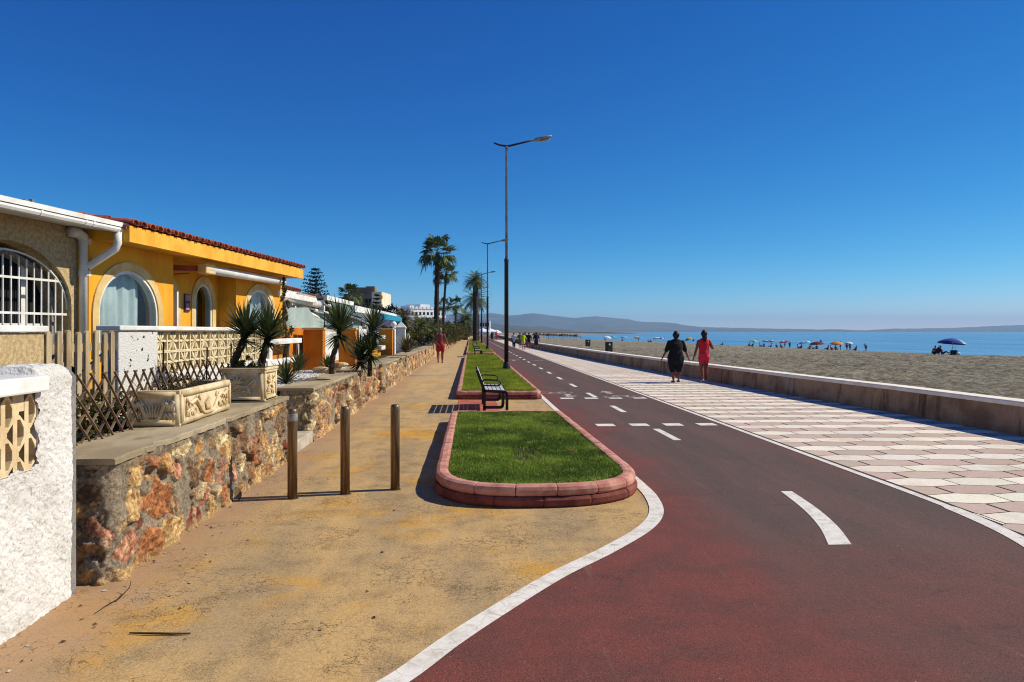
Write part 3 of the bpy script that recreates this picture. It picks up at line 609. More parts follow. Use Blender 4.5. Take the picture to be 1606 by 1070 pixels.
def stone_wall(X, Y0, Y1, h, thick, res, seed, label, size=.2, rough_=1.0):
    t_ = thing('stone_wall', label, 'wall', (0, 0, 0), 0, 'low rubble stone walls beside the pavement')
    masonry('masonry', X, Y0, Y1, h-.035, thick, res, seed, t_, size, rough_)
    c = MB(); c.span((X-thick, Y0+.05, -.05), (X-.045, Y1, h-.05)); c.build('core', K['mortar'], t_)
    slabcap(t_, X, Y0, Y1, h, .60 if thick > .7 and seed == 11 else .56, .045, seed); return t_
stone_wall(-2.40, 5.12, 9.85, .85, .75, .0105, 11, 'rubble stone wall with carved planters on its coping, beside the white roughcast wall', .2)
stone_wall(-2.43, 11.55, 19.6, .83, .5, .018, 12, 'long rubble stone wall with white gravel and spiky plants behind it', .2, 1.3)
stone_wall(-2.43, 20.5, 27.6, .80, .7, .035, 13, 'third rubble stone wall, in front of the orange wall with white rails', .22, 1.3)
stone_wall(-2.43, 28.2, 34.4, .80, .7, .05, 14, 'fourth rubble stone wall, before the white gate pier', .24, 1.3)
stone_wall(-2.43, 35, 48, .78, .7, .07, 15, 'rubble stone wall the man in red walks past', .26, 1.3)
for i, (a, b) in enumerate(((49, 78), (79, 118), (119, 190))):
    stone_wall(-2.40+.05*i, a, b, .86, .6, .11, 16+i, ['rubble wall running on beyond the man in red, below the dark hedge', 'far rubble wall below the date palm with arching fronds', 'farthest pale wall at the vanishing end of the pavement'][i], .34, 1.2)
# step in the gap
st = MB(); st.box((-2.72, 10.5, .09), (.62, 1.95, .18)); st.box((-3.25, 10.5, .27), (.6, 1.95, .18)); tag(st.build('stone_step', K['paleconc'], bevel=.015), 'pale concrete steps in the gap between the two nearest stone walls', 'step')
# ------------------------------------------------------------------ near white roughcast wall with pierced block
WT = thing('roughcast_wall', 'rough white stucco wall with a pierced block screen in the near left corner', 'wall')
def stucco_skin():
    X, Y0, Y1, h = -2.55, 1.6, 4.94, 1.49; res = .009
    prof = []                                   # from the face, over the rounded top, to the back
    for z in np.arange(0, h-.09, res): prof.append((0, z, 1, 0))
    for k in range(1, 12): a = PI/2*k/12; prof.append((-.09+.09*math.cos(a), h-.09+.09*math.sin(a), math.cos(a), math.sin(a)))
    for x in np.arange(.09, .26, .012): prof.append((-x, h, 0, 1))
    prof += [(-.27, h-.02, -1, 0), (-.27, 0, -1, 0)]
    prof = np.array(prof); ys = np.arange(Y0, Y1-.07, res); yy = list(ys)+[Y1-.07+.07*math.sin(PI/2*k/8) for k in range(9)]; yy = np.array(yy)
    inset = np.where(yy > Y1-.07, .07-np.sqrt(np.clip(.07**2-(yy-(Y1-.07))**2, 0, 1)), 0)
    P, Y = np.meshgrid(np.arange(len(prof)), yy, indexing='ij'); px, pz, nx, nz_ = [prof[:, k][P] for k in range(4)]
    H = (fbm(Y*30, (pz-px)*30, 4)-.47)*.016+(fbm(Y*75, (pz-px)*75+5, 3)-.47)*.014+(fbm(Y*2.5, (pz-px)*2.5, 3)-.45)*.03
    inn = inset[None, :]*np.ones_like(px)
    Xx = X+px-inn*nx+H*nx; Zz = pz+H*nz_-inn*nz_; Yy = Y+(fbm(pz*20, px*20, 3)-.45)*.03*(Y > Y1-.02)
    low = (Y < 4.42) & (px < .001) & (nz_ > .5); Zz = np.where(Y < 4.54, np.minimum(Zz, 1.40), Zz)
    V = np.stack([Xx, Yy, Zz], -1).reshape(-1, 3); a, b = P.shape; idx = np.arange(a*b).reshape(a, b)
    F = np.stack([idx[:-1, :-1], idx[:-1, 1:], idx[1:, 1:], idx[1:, :-1]], -1).reshape(-1, 4)
    fy = Y[:-1, :-1].reshape(-1); fz = pz[:-1, :-1].reshape(-1); fp = px[:-1, :-1].reshape(-1)
    keep = ~((fy < 4.515+.02*np.sin(fz*37)) & (fz > .90+.012*np.sin(fy*31)) & (fz < 1.37) & (fp > -.2))
    keep &= ~((fp < -.2) & (fy < 4.515) & (fz > .85))
    o = npmesh('stucco', V, F[keep], K['stucco'], WT, None, True)
    c = MB(); c.add([(X, Y1-.001, 0), (X-.27, Y1-.001, 0), (X-.27, Y1-.001, h-.04), (X-.2, Y1-.001, h-.01), (X-.05, Y1-.001, h-.02), (X, Y1-.001, h-.08)], [[0, 1, 2, 3, 4, 5]]); c.add([(X-.005, 4.53, .88), (X-.27, 4.53, .88), (X-.27, 4.53, 1.44), (X-.005, 4.53, 1.44)], [[0, 1, 2, 3]]); c.add([(X-.002, 1.6, .895), (X-.27, 1.6, .895), (X-.27, 4.54, .895), (X-.002, 4.54, .895)], [[0, 1, 2, 3]])
    c.build('reveal', K['stucco'], WT)
stucco_skin()
def pierced(mb, cy, cz, w, h, hole, x0, x1, n=24):
    """one cell of a pierced screen: plate between a w x h cell and the hole outline (list of y,z)"""
    m = len(hole); out = []
    for (a, b) in hole:
        k = min((p*p+q*q)/2/max(a*p+b*q, 1e-9) for p, q in ((w, h/2), (w, -h/2), (-w, h/2), (-w, -h/2), (0, h), (0, -h), (2*w, 0), (-2*w, 0))); out.append((a*k, b*k))
    vs = []
    for x in (x1, x0):
        vs += [(x, cy+a, cz+b) for a, b in out]+[(x, cy+a, cz+b) for a, b in hole]
    fs = []
    for i in range(m):
        j = (i+1) % m; fs += [[i, j, m+j, m+i], [m+i, m+j, 3*m+j, 3*m+i], [2*m+j, 2*m+i, 3*m+i, 3*m+j]]
    mb.add(vs, fs)
def hexhole(w, h):
    P = [(-.3*w, -h), (.3*w, -h), (w, -.32*h), (w, .32*h), (.3*w, h), (-.3*w, h)]; out = []
    for i in range(6):
        a, b = P[i], P[(i+1) % 6]
        for k in range(5): out.append((a[0]+(b[0]-a[0])*k/5, a[1]+(b[1]-a[1])*k/5))
    return out
sb = MB()
for k in range(26):
    for j in range(-1, 4):
        cz = 1.0+.24*j+(.12 if k % 2 else 0)
        if .80 < cz < 1.30: pierced(sb, 4.47-.108*k, cz, .108, .24, hexhole(.048, .076), -2.568, -2.65)
for k in range(1, 26, 2): sb.span((-2.65, 4.47-.108*k-.0535, 1.241), (-2.57, 4.47-.108*k+.0535, 1.36))
sb.build('screen_panel', K['block'], WT, bevel=.006)
cpg = MB(); cpg.span((-2.80, 1.6, 1.345), (-2.50, 4.55, 1.44)); cpg.build('coping', K['white_paint'], WT, bevel=.012)
# ------------------------------------------------------------------ planters, lattice, bollards, benches, lamps
def carved_trough(name, label, c, size, rz, z, motif, top_band=.0):
    t_ = thing(name, label, 'planter', (c[0], c[1], z), rz); W, L, Hh = size; mb = MB(); th = .045
    # hollow box
    for a, b in (((-W/2, -L/2, 0), (W/2, -L/2+th, Hh)), ((-W/2, L/2-th, 0), (W/2, L/2, Hh)), ((-W/2, -L/2+th, 0), (-W/2+th, L/2-th, Hh)), ((W/2-th, -L/2+th, 0), (W/2, L/2-th, Hh))): mb.span(a, b)
    mb.build('trough', K['relief'], t_, bevel=.008)
    s_ = MB(); s_.span((-W/2+th, -L/2+th, .02), (W/2-th, L/2-th, Hh-.06)); s_.build('soil', K['soil'], t_)
    def relief(face, length):
        m = MB()
        def P(u, v, o=.012):
            if face == 'side': return (W/2+o, -L/2+u, v)
            return (-W/2+u, -L/2-o, v)
        sd = {'side': (1, 0, 0), 'end': (0, -1, 0)}[face]
        def stroke(pts, r):
            q = [P(*p) for p in pts]
            m.tube(q, r, 6)
        fr = .035
        for a, b in (((fr, fr), (length-fr, fr)), ((fr, Hh-fr), (length-fr, Hh-fr)), ((fr, fr), (fr, Hh-fr)), ((length-fr, fr), (length-fr, Hh-fr))): m.bar(P(*a, .004), P(*b, .004), .05, .02, 0, sd)
        def arc(cu, cv, r, a0, a1, w0, w1, n=9):
            pts = [(cu+r*math.cos(a0+(a1-a0)*k/n), cv+r*math.sin(a0+(a1-a0)*k/n)) for k in range(n+1)]
            stroke(pts, [w0+(w1-w0)*k/n for k in range(n+1)])
        def leaf(u, v, a, l, w):
            pts = [(u+math.cos(a)*l*k/5, v+math.sin(a)*l*k/5) for k in range(6)]; stroke(pts, [w*.4, w, w*1.1, w*.9, w*.55, w*.15])
        cu = length/2; cv = Hh*.42
        if motif == 'scroll':
            for sgn in (-1, 1):
                S_ = lambda x: cu+sgn*x
                pts = [(S_(.0), cv-.08), (S_(length*.10), cv-.07), (S_(length*.17), cv+.0), (S_(length*.24), cv+.07), (S_(length*.33), cv+.05), (S_(length*.40), cv+.09)]
                pts = [(p.x, p.y) for p in catmull([(a, b, 0) for a, b in pts], 5)]; stroke(pts, [.018]*len(pts))
                for k in range(6): leaf(S_(length*(.16+.048*k)), cv+.05-.012*k, PI/2+sgn*(-.5+.1*k), .075, .011)
                for k in range(5): leaf(S_(length*(.22+.045*k)), cv-.005-.02*(k % 2), -PI/2+sgn*(.6-.15*k), .07, .012)
                for k in range(3): arc(S_(length*(.27+.06*k)), cv-.055+.01*k, .022, 0, 5, .008, .005)
            for k in range(-3, 4): leaf(cu+.012*k, cv-.06, PI/2-k*.17, .15-.01*abs(k), .010)
        else:
            for k in range(5):
                a = PI/2+(-2+k)*.62; leaf(cu*.75, Hh*.55, a, .10, .018)
            stroke([(length*.2, Hh*.3), (length*.4, Hh*.5), (length*.6, Hh*.45), (length*.8, Hh*.7)], [.012]*4)
            for k in range(7): leaf(length*(.60+.03*(k % 3)), Hh*.32, PI*(.1+.3*k), .07, .013)
            for i in range(4):
                for j in range(3):
                    m.lathe([(0, -.012), (.016, 0), (0, .012)], P(length*.3+.03*i, Hh*.22+.028*j, .006), 6)
            arc(length*.7, Hh*.62, .05, -1, 3, .015, .006)
        m.build('carving', K['relief'], t_, smooth=True)
    relief('side', L); relief('end', W)
    return t_
carved_trough('carved_planter', 'long low stone trough carved with scrolling leaves on the nearest stone wall', (-2.84, 7.50), (.46, 1.5, .32), R(1.5), .853, 'scroll')
p2 = carved_trough('carved_planter', 'square pale stone planter holding two spiky yuccas at the end of the wall', (-2.74, 9.36), (.50, .56, .40), R(0), .853, 'leaf')
for z0, o in ((0.0, .014), (.345, .016), (.375, .026)):
    b_ = MB()
    for a, c in (((-.25-o, -.28-o, z0), (.25+o, -.279, z0+.032)), ((-.25-o, .279, z0), (.25+o, .28+o, z0+.032)), ((-.25-o, -.279, z0), (-.249, .279, z0+.032)), ((.249, -.279, z0), (.25+o, .279, z0+.032))): b_.span(a, c)
    b_.build('moulding', K['relief'], p2, bevel=.008)
# lattice trellis
lt = thing('lattice_trellis', 'sagging brown wooden lattice trellis strung behind the long carved trough', 'trellis', (-2.98, 5.05, .80)); mb = MB(); mb2 = MB()
for i in range(-4, 27):
    def zt(s): return .50-.06*math.sin(s*1.3)-.02*s*.3
    for sg, m in ((1, mb), (-1, mb2)):
        y0 = i*.19; pts = []
        for k in range(8):
            v = k/7*.74-.10; y = y0+sg*(v-.28)*.95+(.0 if sg > 0 else .03)
            z = v*(.82+.1*math.sin(y*.8))+.03*math.sin(y*2+1)
            if 0 <= y <= 4.75: pts.append(((-.006 if sg > 0 else .006)+.05*math.sin(y*1.4), y, z))
        if len(pts) > 1:
            for a, b in zip(pts, pts[1:]): m.bar(a, b, .006, .019, 0, (1, 0, 0))
mb.build('slats', K['lattice'], lt); mb2.build('slats', K['lattice'], lt)
for yy, hh in ((1.15, .62), (2.35, .80), (3.55, .72), (4.4, .75)):
    q = MB(); q.tube([(-.03, yy, -.15), (-.02, yy+.02, hh)], .009, 6); q.build('stake', K['dark'], lt)
# garden soil behind the walls
sheet('garden_ground', [(-9.5, -6), (-2.82, -6), (-2.82, 9.85), (-3.55, 9.85), (-3.55, 11.55), (-2.9, 11.55), (-2.9, 120), (-9.5, 120)], .74, K['soil'])
# pebbles by the trellis
rr = random.Random(21)
for k, (px, py, s) in enumerate(((152, 634, .06), (160, 647, .075), (178, 638, .045), (188, 660, .08), (138, 680, .09), (150, 690, .06), (170, 672, .05), (128, 665, .05))):
    g = G(px, py, .80); m = MB(); m.lathe([(0, -.5), (.6, -.38), (.95, -.05), (.9, .2), (.55, .42), (0, .5)], (0, 0, 0), 9); o = m.build('pale_rock', K['paleconc'], None, (g.x, g.y, .74+s*.4), rr.random()*6, True)
    o.scale = (s*1.2, s*.85, s); tag(o, 'pale rounded rock on the dark soil behind the trellis', 'rock', 'pale rocks behind the lattice trellis')
# ------------------------------------------------------------------ bollards
BL = ['steel bollard nearest the stone wall, with a worn silver band round its top', 'middle one of the three plain brown steel bollards', 'steel bollard nearest the grass bed, last of the row of three']
for k, (bx, by) in enumerate(((-1.81, 7.64), (-1.31, 7.82), (-.81, 8.01))):
    t_ = thing('bollard', BL[k], 'bollard', (bx, by, 0), 0, 'three steel bollards across the pavement')
    m = MB(); r_ = .049; m.lathe([(r_, -.02), (r_, .86), (r_*.97, .895), (r_*.8, .912), (r_*.4, .917)], (0, 0, 0), 28); m.build('post', K['bollard'], t_, smooth=True)
    c = MB(); c.lathe([(r_*1.25, 0), (r_*1.25, .006), (r_, .008)], (0, 0, 0), 24); c.build('collar', K['bollard'], t_)
    if k == 0:
        q = MB(); q.lathe([(r_+.001, .79), (r_+.0025, .792), (r_+.0025, .862), (r_+.001, .865)], (0, 0, 0), 28); q.build('reflective_band', K['reflect'], t_, smooth=True)
# ------------------------------------------------------------------ benches
def make_bench(label, loc):
    t_ = thing('park_bench', label, 'bench', loc, 0, 'benches between the grass beds'); L = 1.75
    for y in (0.0, L):
        f = MB(); w = .055
        def path(P, closed=False, th=.027, wd=w):
            P = [Vector((a, y, b)) for a, b in P]
            for a, b in zip(P, P[1:]+([P[0]] if closed else [])): 
                d = (b-a).normalized()*th*.4; f.bar(a-d, b+d, wd if abs(d.y) < 1 else wd, th, 0, (0, 1, 0)) if False else f.bar(a-d, b+d, th*2.2, wd, 0, (0, 1, 0))
        path([(-.02, .87), (.13, .46), (.13, 0)]); path([(.13, .45), (.54, .43), (.585, .415), (.605, .37), (.605, 0)]); path([(.13, .105), (.48, .105), (.51, .13), (.52, .18), (.52, .42)])
        f.build('end_frame', K['steel'], t_, bevel=.004)
        a = MB(); a.tube([(.075, y, .60), (.10, y, .67), (.14, y, .685), (.40, y, .675), (.455, y, .655), (.47, y, .61), (.45, y, .565), (.40, y, .555), (.12, y, .565), (.075, y, .60)], .016, 8); a.build('armrest', K['steel'], t_, smooth=True)
    for k in range(5):
        x = .175+.088*k; s = MB(); s.span((x-.034, -.0+.02, .452-.012*k/3), (x+.034, L-.02, .474-.012*k/3)); s.build('seat_slat', K['slat'], t_, bevel=.004)
    for k in range(5):
        z = .52+.082*k; x = .13-(z-.46)*.366; s = MB(); s.bar((x+.02, .02, z), (x+.02, L-.02, z), .02, .072, 0, (-.34, 0, .94)); s.build('back_slat', K['slat'], t_, bevel=.003)
    b = MB(); b.bar((.36, 0, .42), (.36, L, .42), .04, .03); b.build('stretcher', K['steel'], t_)
    return t_
make_bench('grey slatted steel bench between the two nearest grass beds', (.16, 15.55, 0))
make_bench('slatted bench beyond the nearest lamp post, second from the front', (.16, 49.0, 0))
make_bench('distant bench beyond the second lamp post', (.16, 85.4, 0))
# ------------------------------------------------------------------ street lamps
def make_lamp():
    t_ = thing('street_lamp', '', 'street lamp', (0, 0, 0), 0, 'street lamps along the bike path')
    b = MB(); b.lathe([(.19, 0), (.19, .03), (.17, .05), (.115, .28), (.1, .32)], (0, 0, 0), 20); b.build('base', K['steel'], t_, smooth=False)
    p = MB(); p.lathe([(.085, .3), (.082, 4.3), (.092, 4.32), (.09, 4.40), (.06, 4.42)], (0, 0, 0), 18); p.build('lower_pole', K['steel'], t_, smooth=True)
    p = MB(); p.lathe([(.056, 4.4), (.045, 8.72), (.062, 8.74), (.062, 8.86), (.03, 8.9)], (0, 0, 0), 14); p.build('upper_pole', K['galv'], t_, smooth=True)
    a = MB(); a.tube([(-.50, 0, 9.0), (-.28, 0, 8.92), (-.05, 0, 8.885), (.12, 0, 8.89), (.55, 0, 9.0), (1.12, 0, 9.15)], [.032, .036, .042, .042, .038, .036], 10); a.build('arm', K['steel'], t_, smooth=True)
    h = MB(); d = Vector((1, 0, .235)).normalized(); P0 = Vector((1.06, 0, 9.12))
    h.tube([P0+d*s for s in (0, .05, .14, .3, .55, .72, .77)], [(.03, .03), (.05, .06), (.075, .11), (.085, .145), (.08, .15), (.055, .11), (.02, .05)], 14, 0, (0, 0, 1)); h.build('lamp_head', K['galv'], t_, smooth=True)
    g = MB(); u = Vector((-d.z, 0, d.x)); g.tube([P0+d*.24-u*.078, P0+d*.28-u*.095, P0+d*.62-u*.09, P0+d*.68-u*.07], [(.01, .06), (.02, .11), (.02, .115), (.01, .06)], 12, 0, (0, 0, 1)); g.build('lens', M('lamp_lens', S(190, 170, 130), S(160, 140, 104), rough=.2), t_, smooth=True)
    return t_
lamp = make_lamp(); LLB = ['tall street lamp nearest the camera, rising from the grass bed', 'street lamp directly behind the nearest one, lower in the picture', 'third street lamp along, beside the thick palm crown', 'fourth street lamp, behind the thick palm', 'fifth street lamp far down the bike path', 'farthest street lamp by the white canopies']
for k, yv in enumerate((29.3, 62, 95, 128, 162, 196)):
    o = lamp if k == 0 else dup(lamp); o.location = (1.42, yv, .17); o['label'] = LLB[k]
# ------------------------------------------------------------------ sea wall
def sea_wall(ys, name, label):
    t_ = thing('sea_wall', label, 'wall'); f = MB(); c = MB(); N = len(ys); h = .55
    xs = [wall_x(y) for y in ys]
    sec = [(0, -.3), (.012, .12), (.035, .3), (.05, .44), (.06, .478), (.40, .478), (.40, -.9)]; sec2 = [(.03, .48), (.028, .545), (.045, .56), (.42, .56), (.43, .545), (.43, .48)]
    for mbx, s_ in ((f, sec), (c, sec2)):
        vs = []; m = len(s_)
        for i, (x, y) in enumerate(zip(xs, ys)):
            wob = .010*math.sin(i*2.1) if mbx is f else 0
            k = 1.0
            if y > 83 and y < 84.5: k = .6
            vs += [(x+a+wob, y, b*k if b > 0 else b) for a, b in s_]
        fs = [[i*m+j, i*m+(j+1) % m, (i+1)*m+(j+1) % m, (i+1)*m+j] for i in range(N-1) for j in range(m)]
        fs += [list(range(m))[::-1], [(N-1)*m+j for j in range(m)]]
        mbx.add(vs, fs)
    f.build('wall_face', K['seawall'], t_); c.build('wall_cap', K['seacap'], t_)
sea_wall(list(np.arange(-6, 83.1, .75))+[84.2], 'sea_wall', 'low stained sea wall with pale cap between the tiled promenade and the beach')
sea_wall(list(np.arange(92, 262, 3.0)), 'sea_wall', 'far stretch of low sea wall beyond the gap, behind the walking group')
# ------------------------------------------------------------------ bins on the beach
for k, (px, py) in enumerate(((955, 553.5), (922, 543))):
    g = G(px, py, -.36); t_ = thing('litter_bin', ['dark litter bin on the sand just behind the sea wall', 'smaller looking dark litter bin farther off on the sand'][k], 'bin', (g.x, g.y, float(beach_z(g.x, g.y))), .3, 'litter bins on the beach')
    m = MB(); m.box((0, 0, .5), (.58, .5, .84)); m.build('body', K['bin'], t_, bevel=.04); m = MB(); m.box((0, 0, .95), (.64, .56, .06)); m.build('lid', K['bin'], t_, bevel=.02)
    for sx in (-1, 1):
        m = MB(); m.box((.22*sx, 0, .04), (.06, .4, .12)); m.build('foot', K['bin'], t_)
    e = MB(); e.lathe([(.10, -.004), (.10, .004)], (0, 0, 0), 14); o = e.build('emblem', K['white_paint'], t_, (-.05, -.256, .74)); o.rotation_euler = (PI/2, 0, 0)
# ------------------------------------------------------------------ litter on the pavement
def twig(pts, r, label):
    m = MB(); m.tube(pts, r, 6); tag(m.build('dry_twig', K['trunk'], smooth=True), label, 'twig')
a = G(203, 995); twig([(a.x, a.y, .008), (a.x+.12, a.y-.022, .012), (a.x+.24, a.y-.03, .010), (a.x+.345, a.y-.025, .008)], [.004, .0065, .0065, .004], 'curved dark pod lying on the ochre pavement')
a = G(148, 964); b = G(187, 940); twig([(a.x, a.y, .005), ((a.x+b.x)/2, (a.y+b.y)/2, .010), (b.x, b.y, .006), (b.x+.02, b.y+.10, .04), (b.x+.01, b.y+.14, .07)], [.002, .003, .004, .003, .002], 'thin forked dry twig by the foot of the stone wall')
lm = MB(); r_ = random.Random(5)
for k in range(80):
    u = r_.random(); y = 3.4+u*5; x = -2.42+abs(r_.gauss(0, .28)) if r_.random() < .75 else r_.uniform(-2.3, .2); s = r_.uniform(.003, .011); a = r_.random()*6
    lm.add([(x+math.cos(a)*s*2, y+math.sin(a)*s*2, .004), (x-math.sin(a)*s, y+math.cos(a)*s, .012), (x-math.cos(a)*s*1.6, y-math.sin(a)*s*1.6, .005), (x+math.sin(a)*s, y-math.cos(a)*s, .004)], [[0, 1, 2, 3]], 0 if r_.random() < .6 else 1)
tag(lm.build('leaf_litter', [K['deadleaf'], K['paleconc']]), 'dry leaf scraps scattered along the foot of the walls', 'litter', kind='stuff')
# ------------------------------------------------------------------ houses.  local x runs along the facade away from the camera, local y inland
def house(name, label, origin, ang, cat='house', group=None):
    return thing(name, label, cat, (origin[0], origin[1], 0), PI/2-ang, group)
def arch_pts(x0, x1, zs, zt, n=20, sharp=1.0):
    c = (x0+x1)/2; a = (x1-x0)/2
    return [(c-a*math.cos(PI*k/n), zs+(zt-zs)*math.sin(PI*k/n)**sharp) for k in range(n+1)]
def arch_wall(mb, x0, x1, z0, z1, ops, y=0.0, depth=.18, mi=0):
    cur = x0
    for (a, b, zb, zs, zt) in ops:
        mb.quad((cur, y, z0), (a, y, z0), (a, y, z1), (cur, y, z1), mi)
        if zb > z0: mb.quad((a, y, z0), (b, y, z0), (b, y, zb), (a, y, zb), mi)
        P = arch_pts(a, b, zs, zt)
        for p, q in zip(P, P[1:]): mb.quad((p[0], y, p[1]), (q[0], y, q[1]), (q[0], y, z1), (p[0], y, z1), mi)
        ring = [(a, zb)]+P+[(b, zb)]
        for p, q in zip(ring, ring[1:]+[ring[0]]): mb.quad((p[0], y, p[1]), (p[0], y+depth, p[1]), (q[0], y+depth, q[1]), (q[0], y, q[1]), mi)
        cur = b
    mb.quad((cur, y, z0), (x1, y, z0), (x1, y, z1), (cur, y, z1), mi)
def arch_band(mb, a, b, zb, zs, zt, w, y0, y1, mi=0, wb=None):
    I = [(a, zb)]+arch_pts(a, b, zs, zt)+[(b, zb)]; O = [(a-w, zb)]+arch_pts(a-w, b+w, zs, zt+w*.95)+[(b+w, zb)]
    for i in range(len(I)-1):
        p, q, r, s = I[i], I[i+1], O[i+1], O[i]
        mb.quad((p[0], y0, p[1]), (q[0], y0, q[1]), (r[0], y0, r[1]), (s[0], y0, s[1]), mi)
        mb.quad((s[0], y0, s[1]), (r[0], y0, r[1]), (r[0], y1, r[1]), (s[0], y1, s[1]), mi)
        mb.quad((q[0], y0, q[1]), (p[0], y0, p[1]), (p[0], y1, p[1]), (q[0], y1, q[1]), mi)
def arch_pane(mb, a, b, zb, zs, zt, y):
    P = [(a, zb)]+arch_pts(a, b, zs, zt)+[(b, zb)]; mb.add([(p[0], y, p[1]) for p in P], [list(range(len(P)))])
def curtain(mb, a, b, z0, z1, y, amp=.05, freq=24, seed=0):
    n = 90; vs = []; r = random.Random(seed); ph = [r.random()*6 for _ in range(4)]
    for i in range(n+1):
        x = a+(b-a)*i/n; yy = y+amp*(math.sin(x*freq+ph[0])+.6*math.sin(x*freq*1.7+ph[1]))*.6
        vs += [(x, yy, z0), (x+.01*math.sin(x*9), yy*.5+y*.5, z1)]
    mb.add(vs, [[2*i, 2*i+2, 2*i+3, 2*i+1] for i in range(n)])
def arched_window(parent, a, b, zb, zs, zt, y, trim=.17, fw=.045, cur=(0, 1), seed=0, frame_name='window', bars=True):
    m = MB(); arch_band(m, a, b, zb, zs, zt, trim, y-.022, y); m.build('arch_trim', K['cream'], parent)
    w = MB(); arch_band(w, a+fw, b-fw, zb, zs, zt-fw, fw, y-.004, y+.10); w.span((a, y-.004, zb), (b, y+.10, zb+fw)); wo = w.build(frame_name, K['white_paint'], parent)
    g = MB(); arch_pane(g, a+fw, b-fw, zb+fw, zs, zt-fw, y+.03); g.build('pane', K['glass'], wo)
    c = MB(); curtain(c, a+(b-a)*cur[0], a+(b-a)*cur[1], zb-.1, zt+.05, y+.15, seed=seed); c.build('curtain', K['curtain'], wo, smooth=True)
    return wo
def barrel_roof(parent, x0, x1, ye, ze, depth, pitch, pitch_x=.21, r=.08, name='roof', deck=True, solid=True):
    m = MB(); cp, sp = math.cos(pitch), math.sin(pitch); rr = random.Random(4)
    if solid: m.add([(x0, ye+.02, ze-.02), (x1, ye+.02, ze-.02), (x1, ye+depth, ze-.02+sp*depth), (x0, ye+depth, ze-.02+sp*depth), (x0, ye+.02, ze-.06), (x1, ye+.02, ze-.06), (x1, ye+depth, ze-.06+sp*depth), (x0, ye+depth, ze-.06+sp*depth)], [[0, 1, 2, 3], [7, 6, 5, 4], [0, 4, 5, 1], [2, 6, 7, 3], [0, 3, 7, 4], [1, 5, 6, 2]])
    x = x0+.1; ns = 7
    while x < x1:
        for course in range(5):
            y0 = ye-.07+course*.36+rr.uniform(-.008, .008); y1 = y0+.43; lift = .012*course*0; jx = rr.uniform(-.006, .006)
            for up in (1, -1):
                vs = []; xc = x+jx+(0 if up > 0 else pitch_x/2)
                for yy, ra, dz in ((y0, r, .022), (y1, r*.86, 0)):
                    for layer in (0, -.014):
                        for k in range(ns+1):
                            a = PI*k/ns; q = ra+layer
                            vs.append((xc-q*math.cos(a), yy+.03*(up < 0), ze+(yy-ye)*sp+dz+(q*math.sin(a)*.8 if up > 0 else .035-q*math.sin(a)*.6)))
                N = ns+1; fs = [[k, k+1, 2*N+k+1, 2*N+k] for k in range(ns)]+[[N+k+1, N+k, 3*N+k, 3*N+k+1] for k in range(ns)]+[[k, N+k, N+k+1, k+1] for k in range(ns)]+[[0, 2*N, 3*N, N], [ns, N+ns, 3*N+ns, 2*N+ns]]
                m.add(vs, fs)
        x += pitch_x
    return m.build(name, K['tile'], parent)
# ---- the yellow house
H2A = R(6.2); H2 = house('yellow_house', 'yellow bungalow with arched windows, curtains and a red barrel tile roof edge', (-5.077, 9.3), H2A)
w = MB(); Z1 = 2.93
arch_wall(w, .70, 2.88, .5, Z1, [(.89, 2.40, 1.35, 1.95, 2.57)])
w.quad((2.88, 0, .5), (2.88, .35, .5), (2.88, .35, Z1), (2.88, 0, Z1))
arch_wall(w, 2.88, 5.25, .5, Z1, [(3.0, 3.62, .8, 2.18, 2.52), (4.30, 4.97, .8, 2.22, 2.58)], .35)
w.quad((5.25, .35, .5), (5.25, 0, .5), (5.25, 0, Z1), (5.25, .35, Z1))
arch_wall(w, 5.25, 7.72, .5, Z1, [(5.68, 7.18, 1.35, 2.0, 2.57)])
w.quad((7.72, 0, .5), (7.72, 6, .5), (7.72, 6, 3.3), (7.72, 0, Z1)); w.quad((.70, 6, .5), (.70, 0, .5), (.70, 0, Z1), (.70, 6, 3.3)); w.quad((.70, 6, .5), (.70, 6, 3.3), (7.72, 6, 3.3), (7.72, 6, .5))
w.build('wall', K['yellow'], H2)
iw = MB(); iw.quad((.75, 1.6, .4), (7.6, 1.6, .4), (7.6, 1.6, 3.0), (.75, 1.6, 3.0)); iw.quad((.75, .6, .55), (7.6, .6, .55), (7.6, 1.6, .55), (.5, 1.6, .55)); iw.quad((.5, .45, 2.9), (7.6, .45, 2.9), (7.6, 1.6, 2.9), (.5, 1.6, 2.9)); iw.build('interior', K['dark'], H2)
arched_window(H2, .89, 2.40, 1.35, 1.95, 2.57, 0, .13, cur=(.0, .82), seed=1)
arched_window(H2, 5.68, 7.18, 1.35, 2.0, 2.57, 0, .13, cur=(.0, .76), seed=2)
d = arched_window(H2, 3.0, 3.62, .8, 2.18, 2.52, .35, .14, .05, cur=(0, .1), seed=3, frame_name='door_frame')
lf = MB(); lf.box((3.08, .28, 1.6), (.05, .5, 1.5)); dl = lf.build('open_door', K['white_paint'], H2)
hb = MB()
for z in (1.05, 1.6, 2.1): hb.box((3.045, .30, z), (.03, .05, .09))
hb.build('hinge', K['white_wall'], dl)
arched_window(H2, 4.30, 4.97, .8, 2.22, 2.58, .35, .14, .05, cur=(.10, .42), seed=4, frame_name='window')
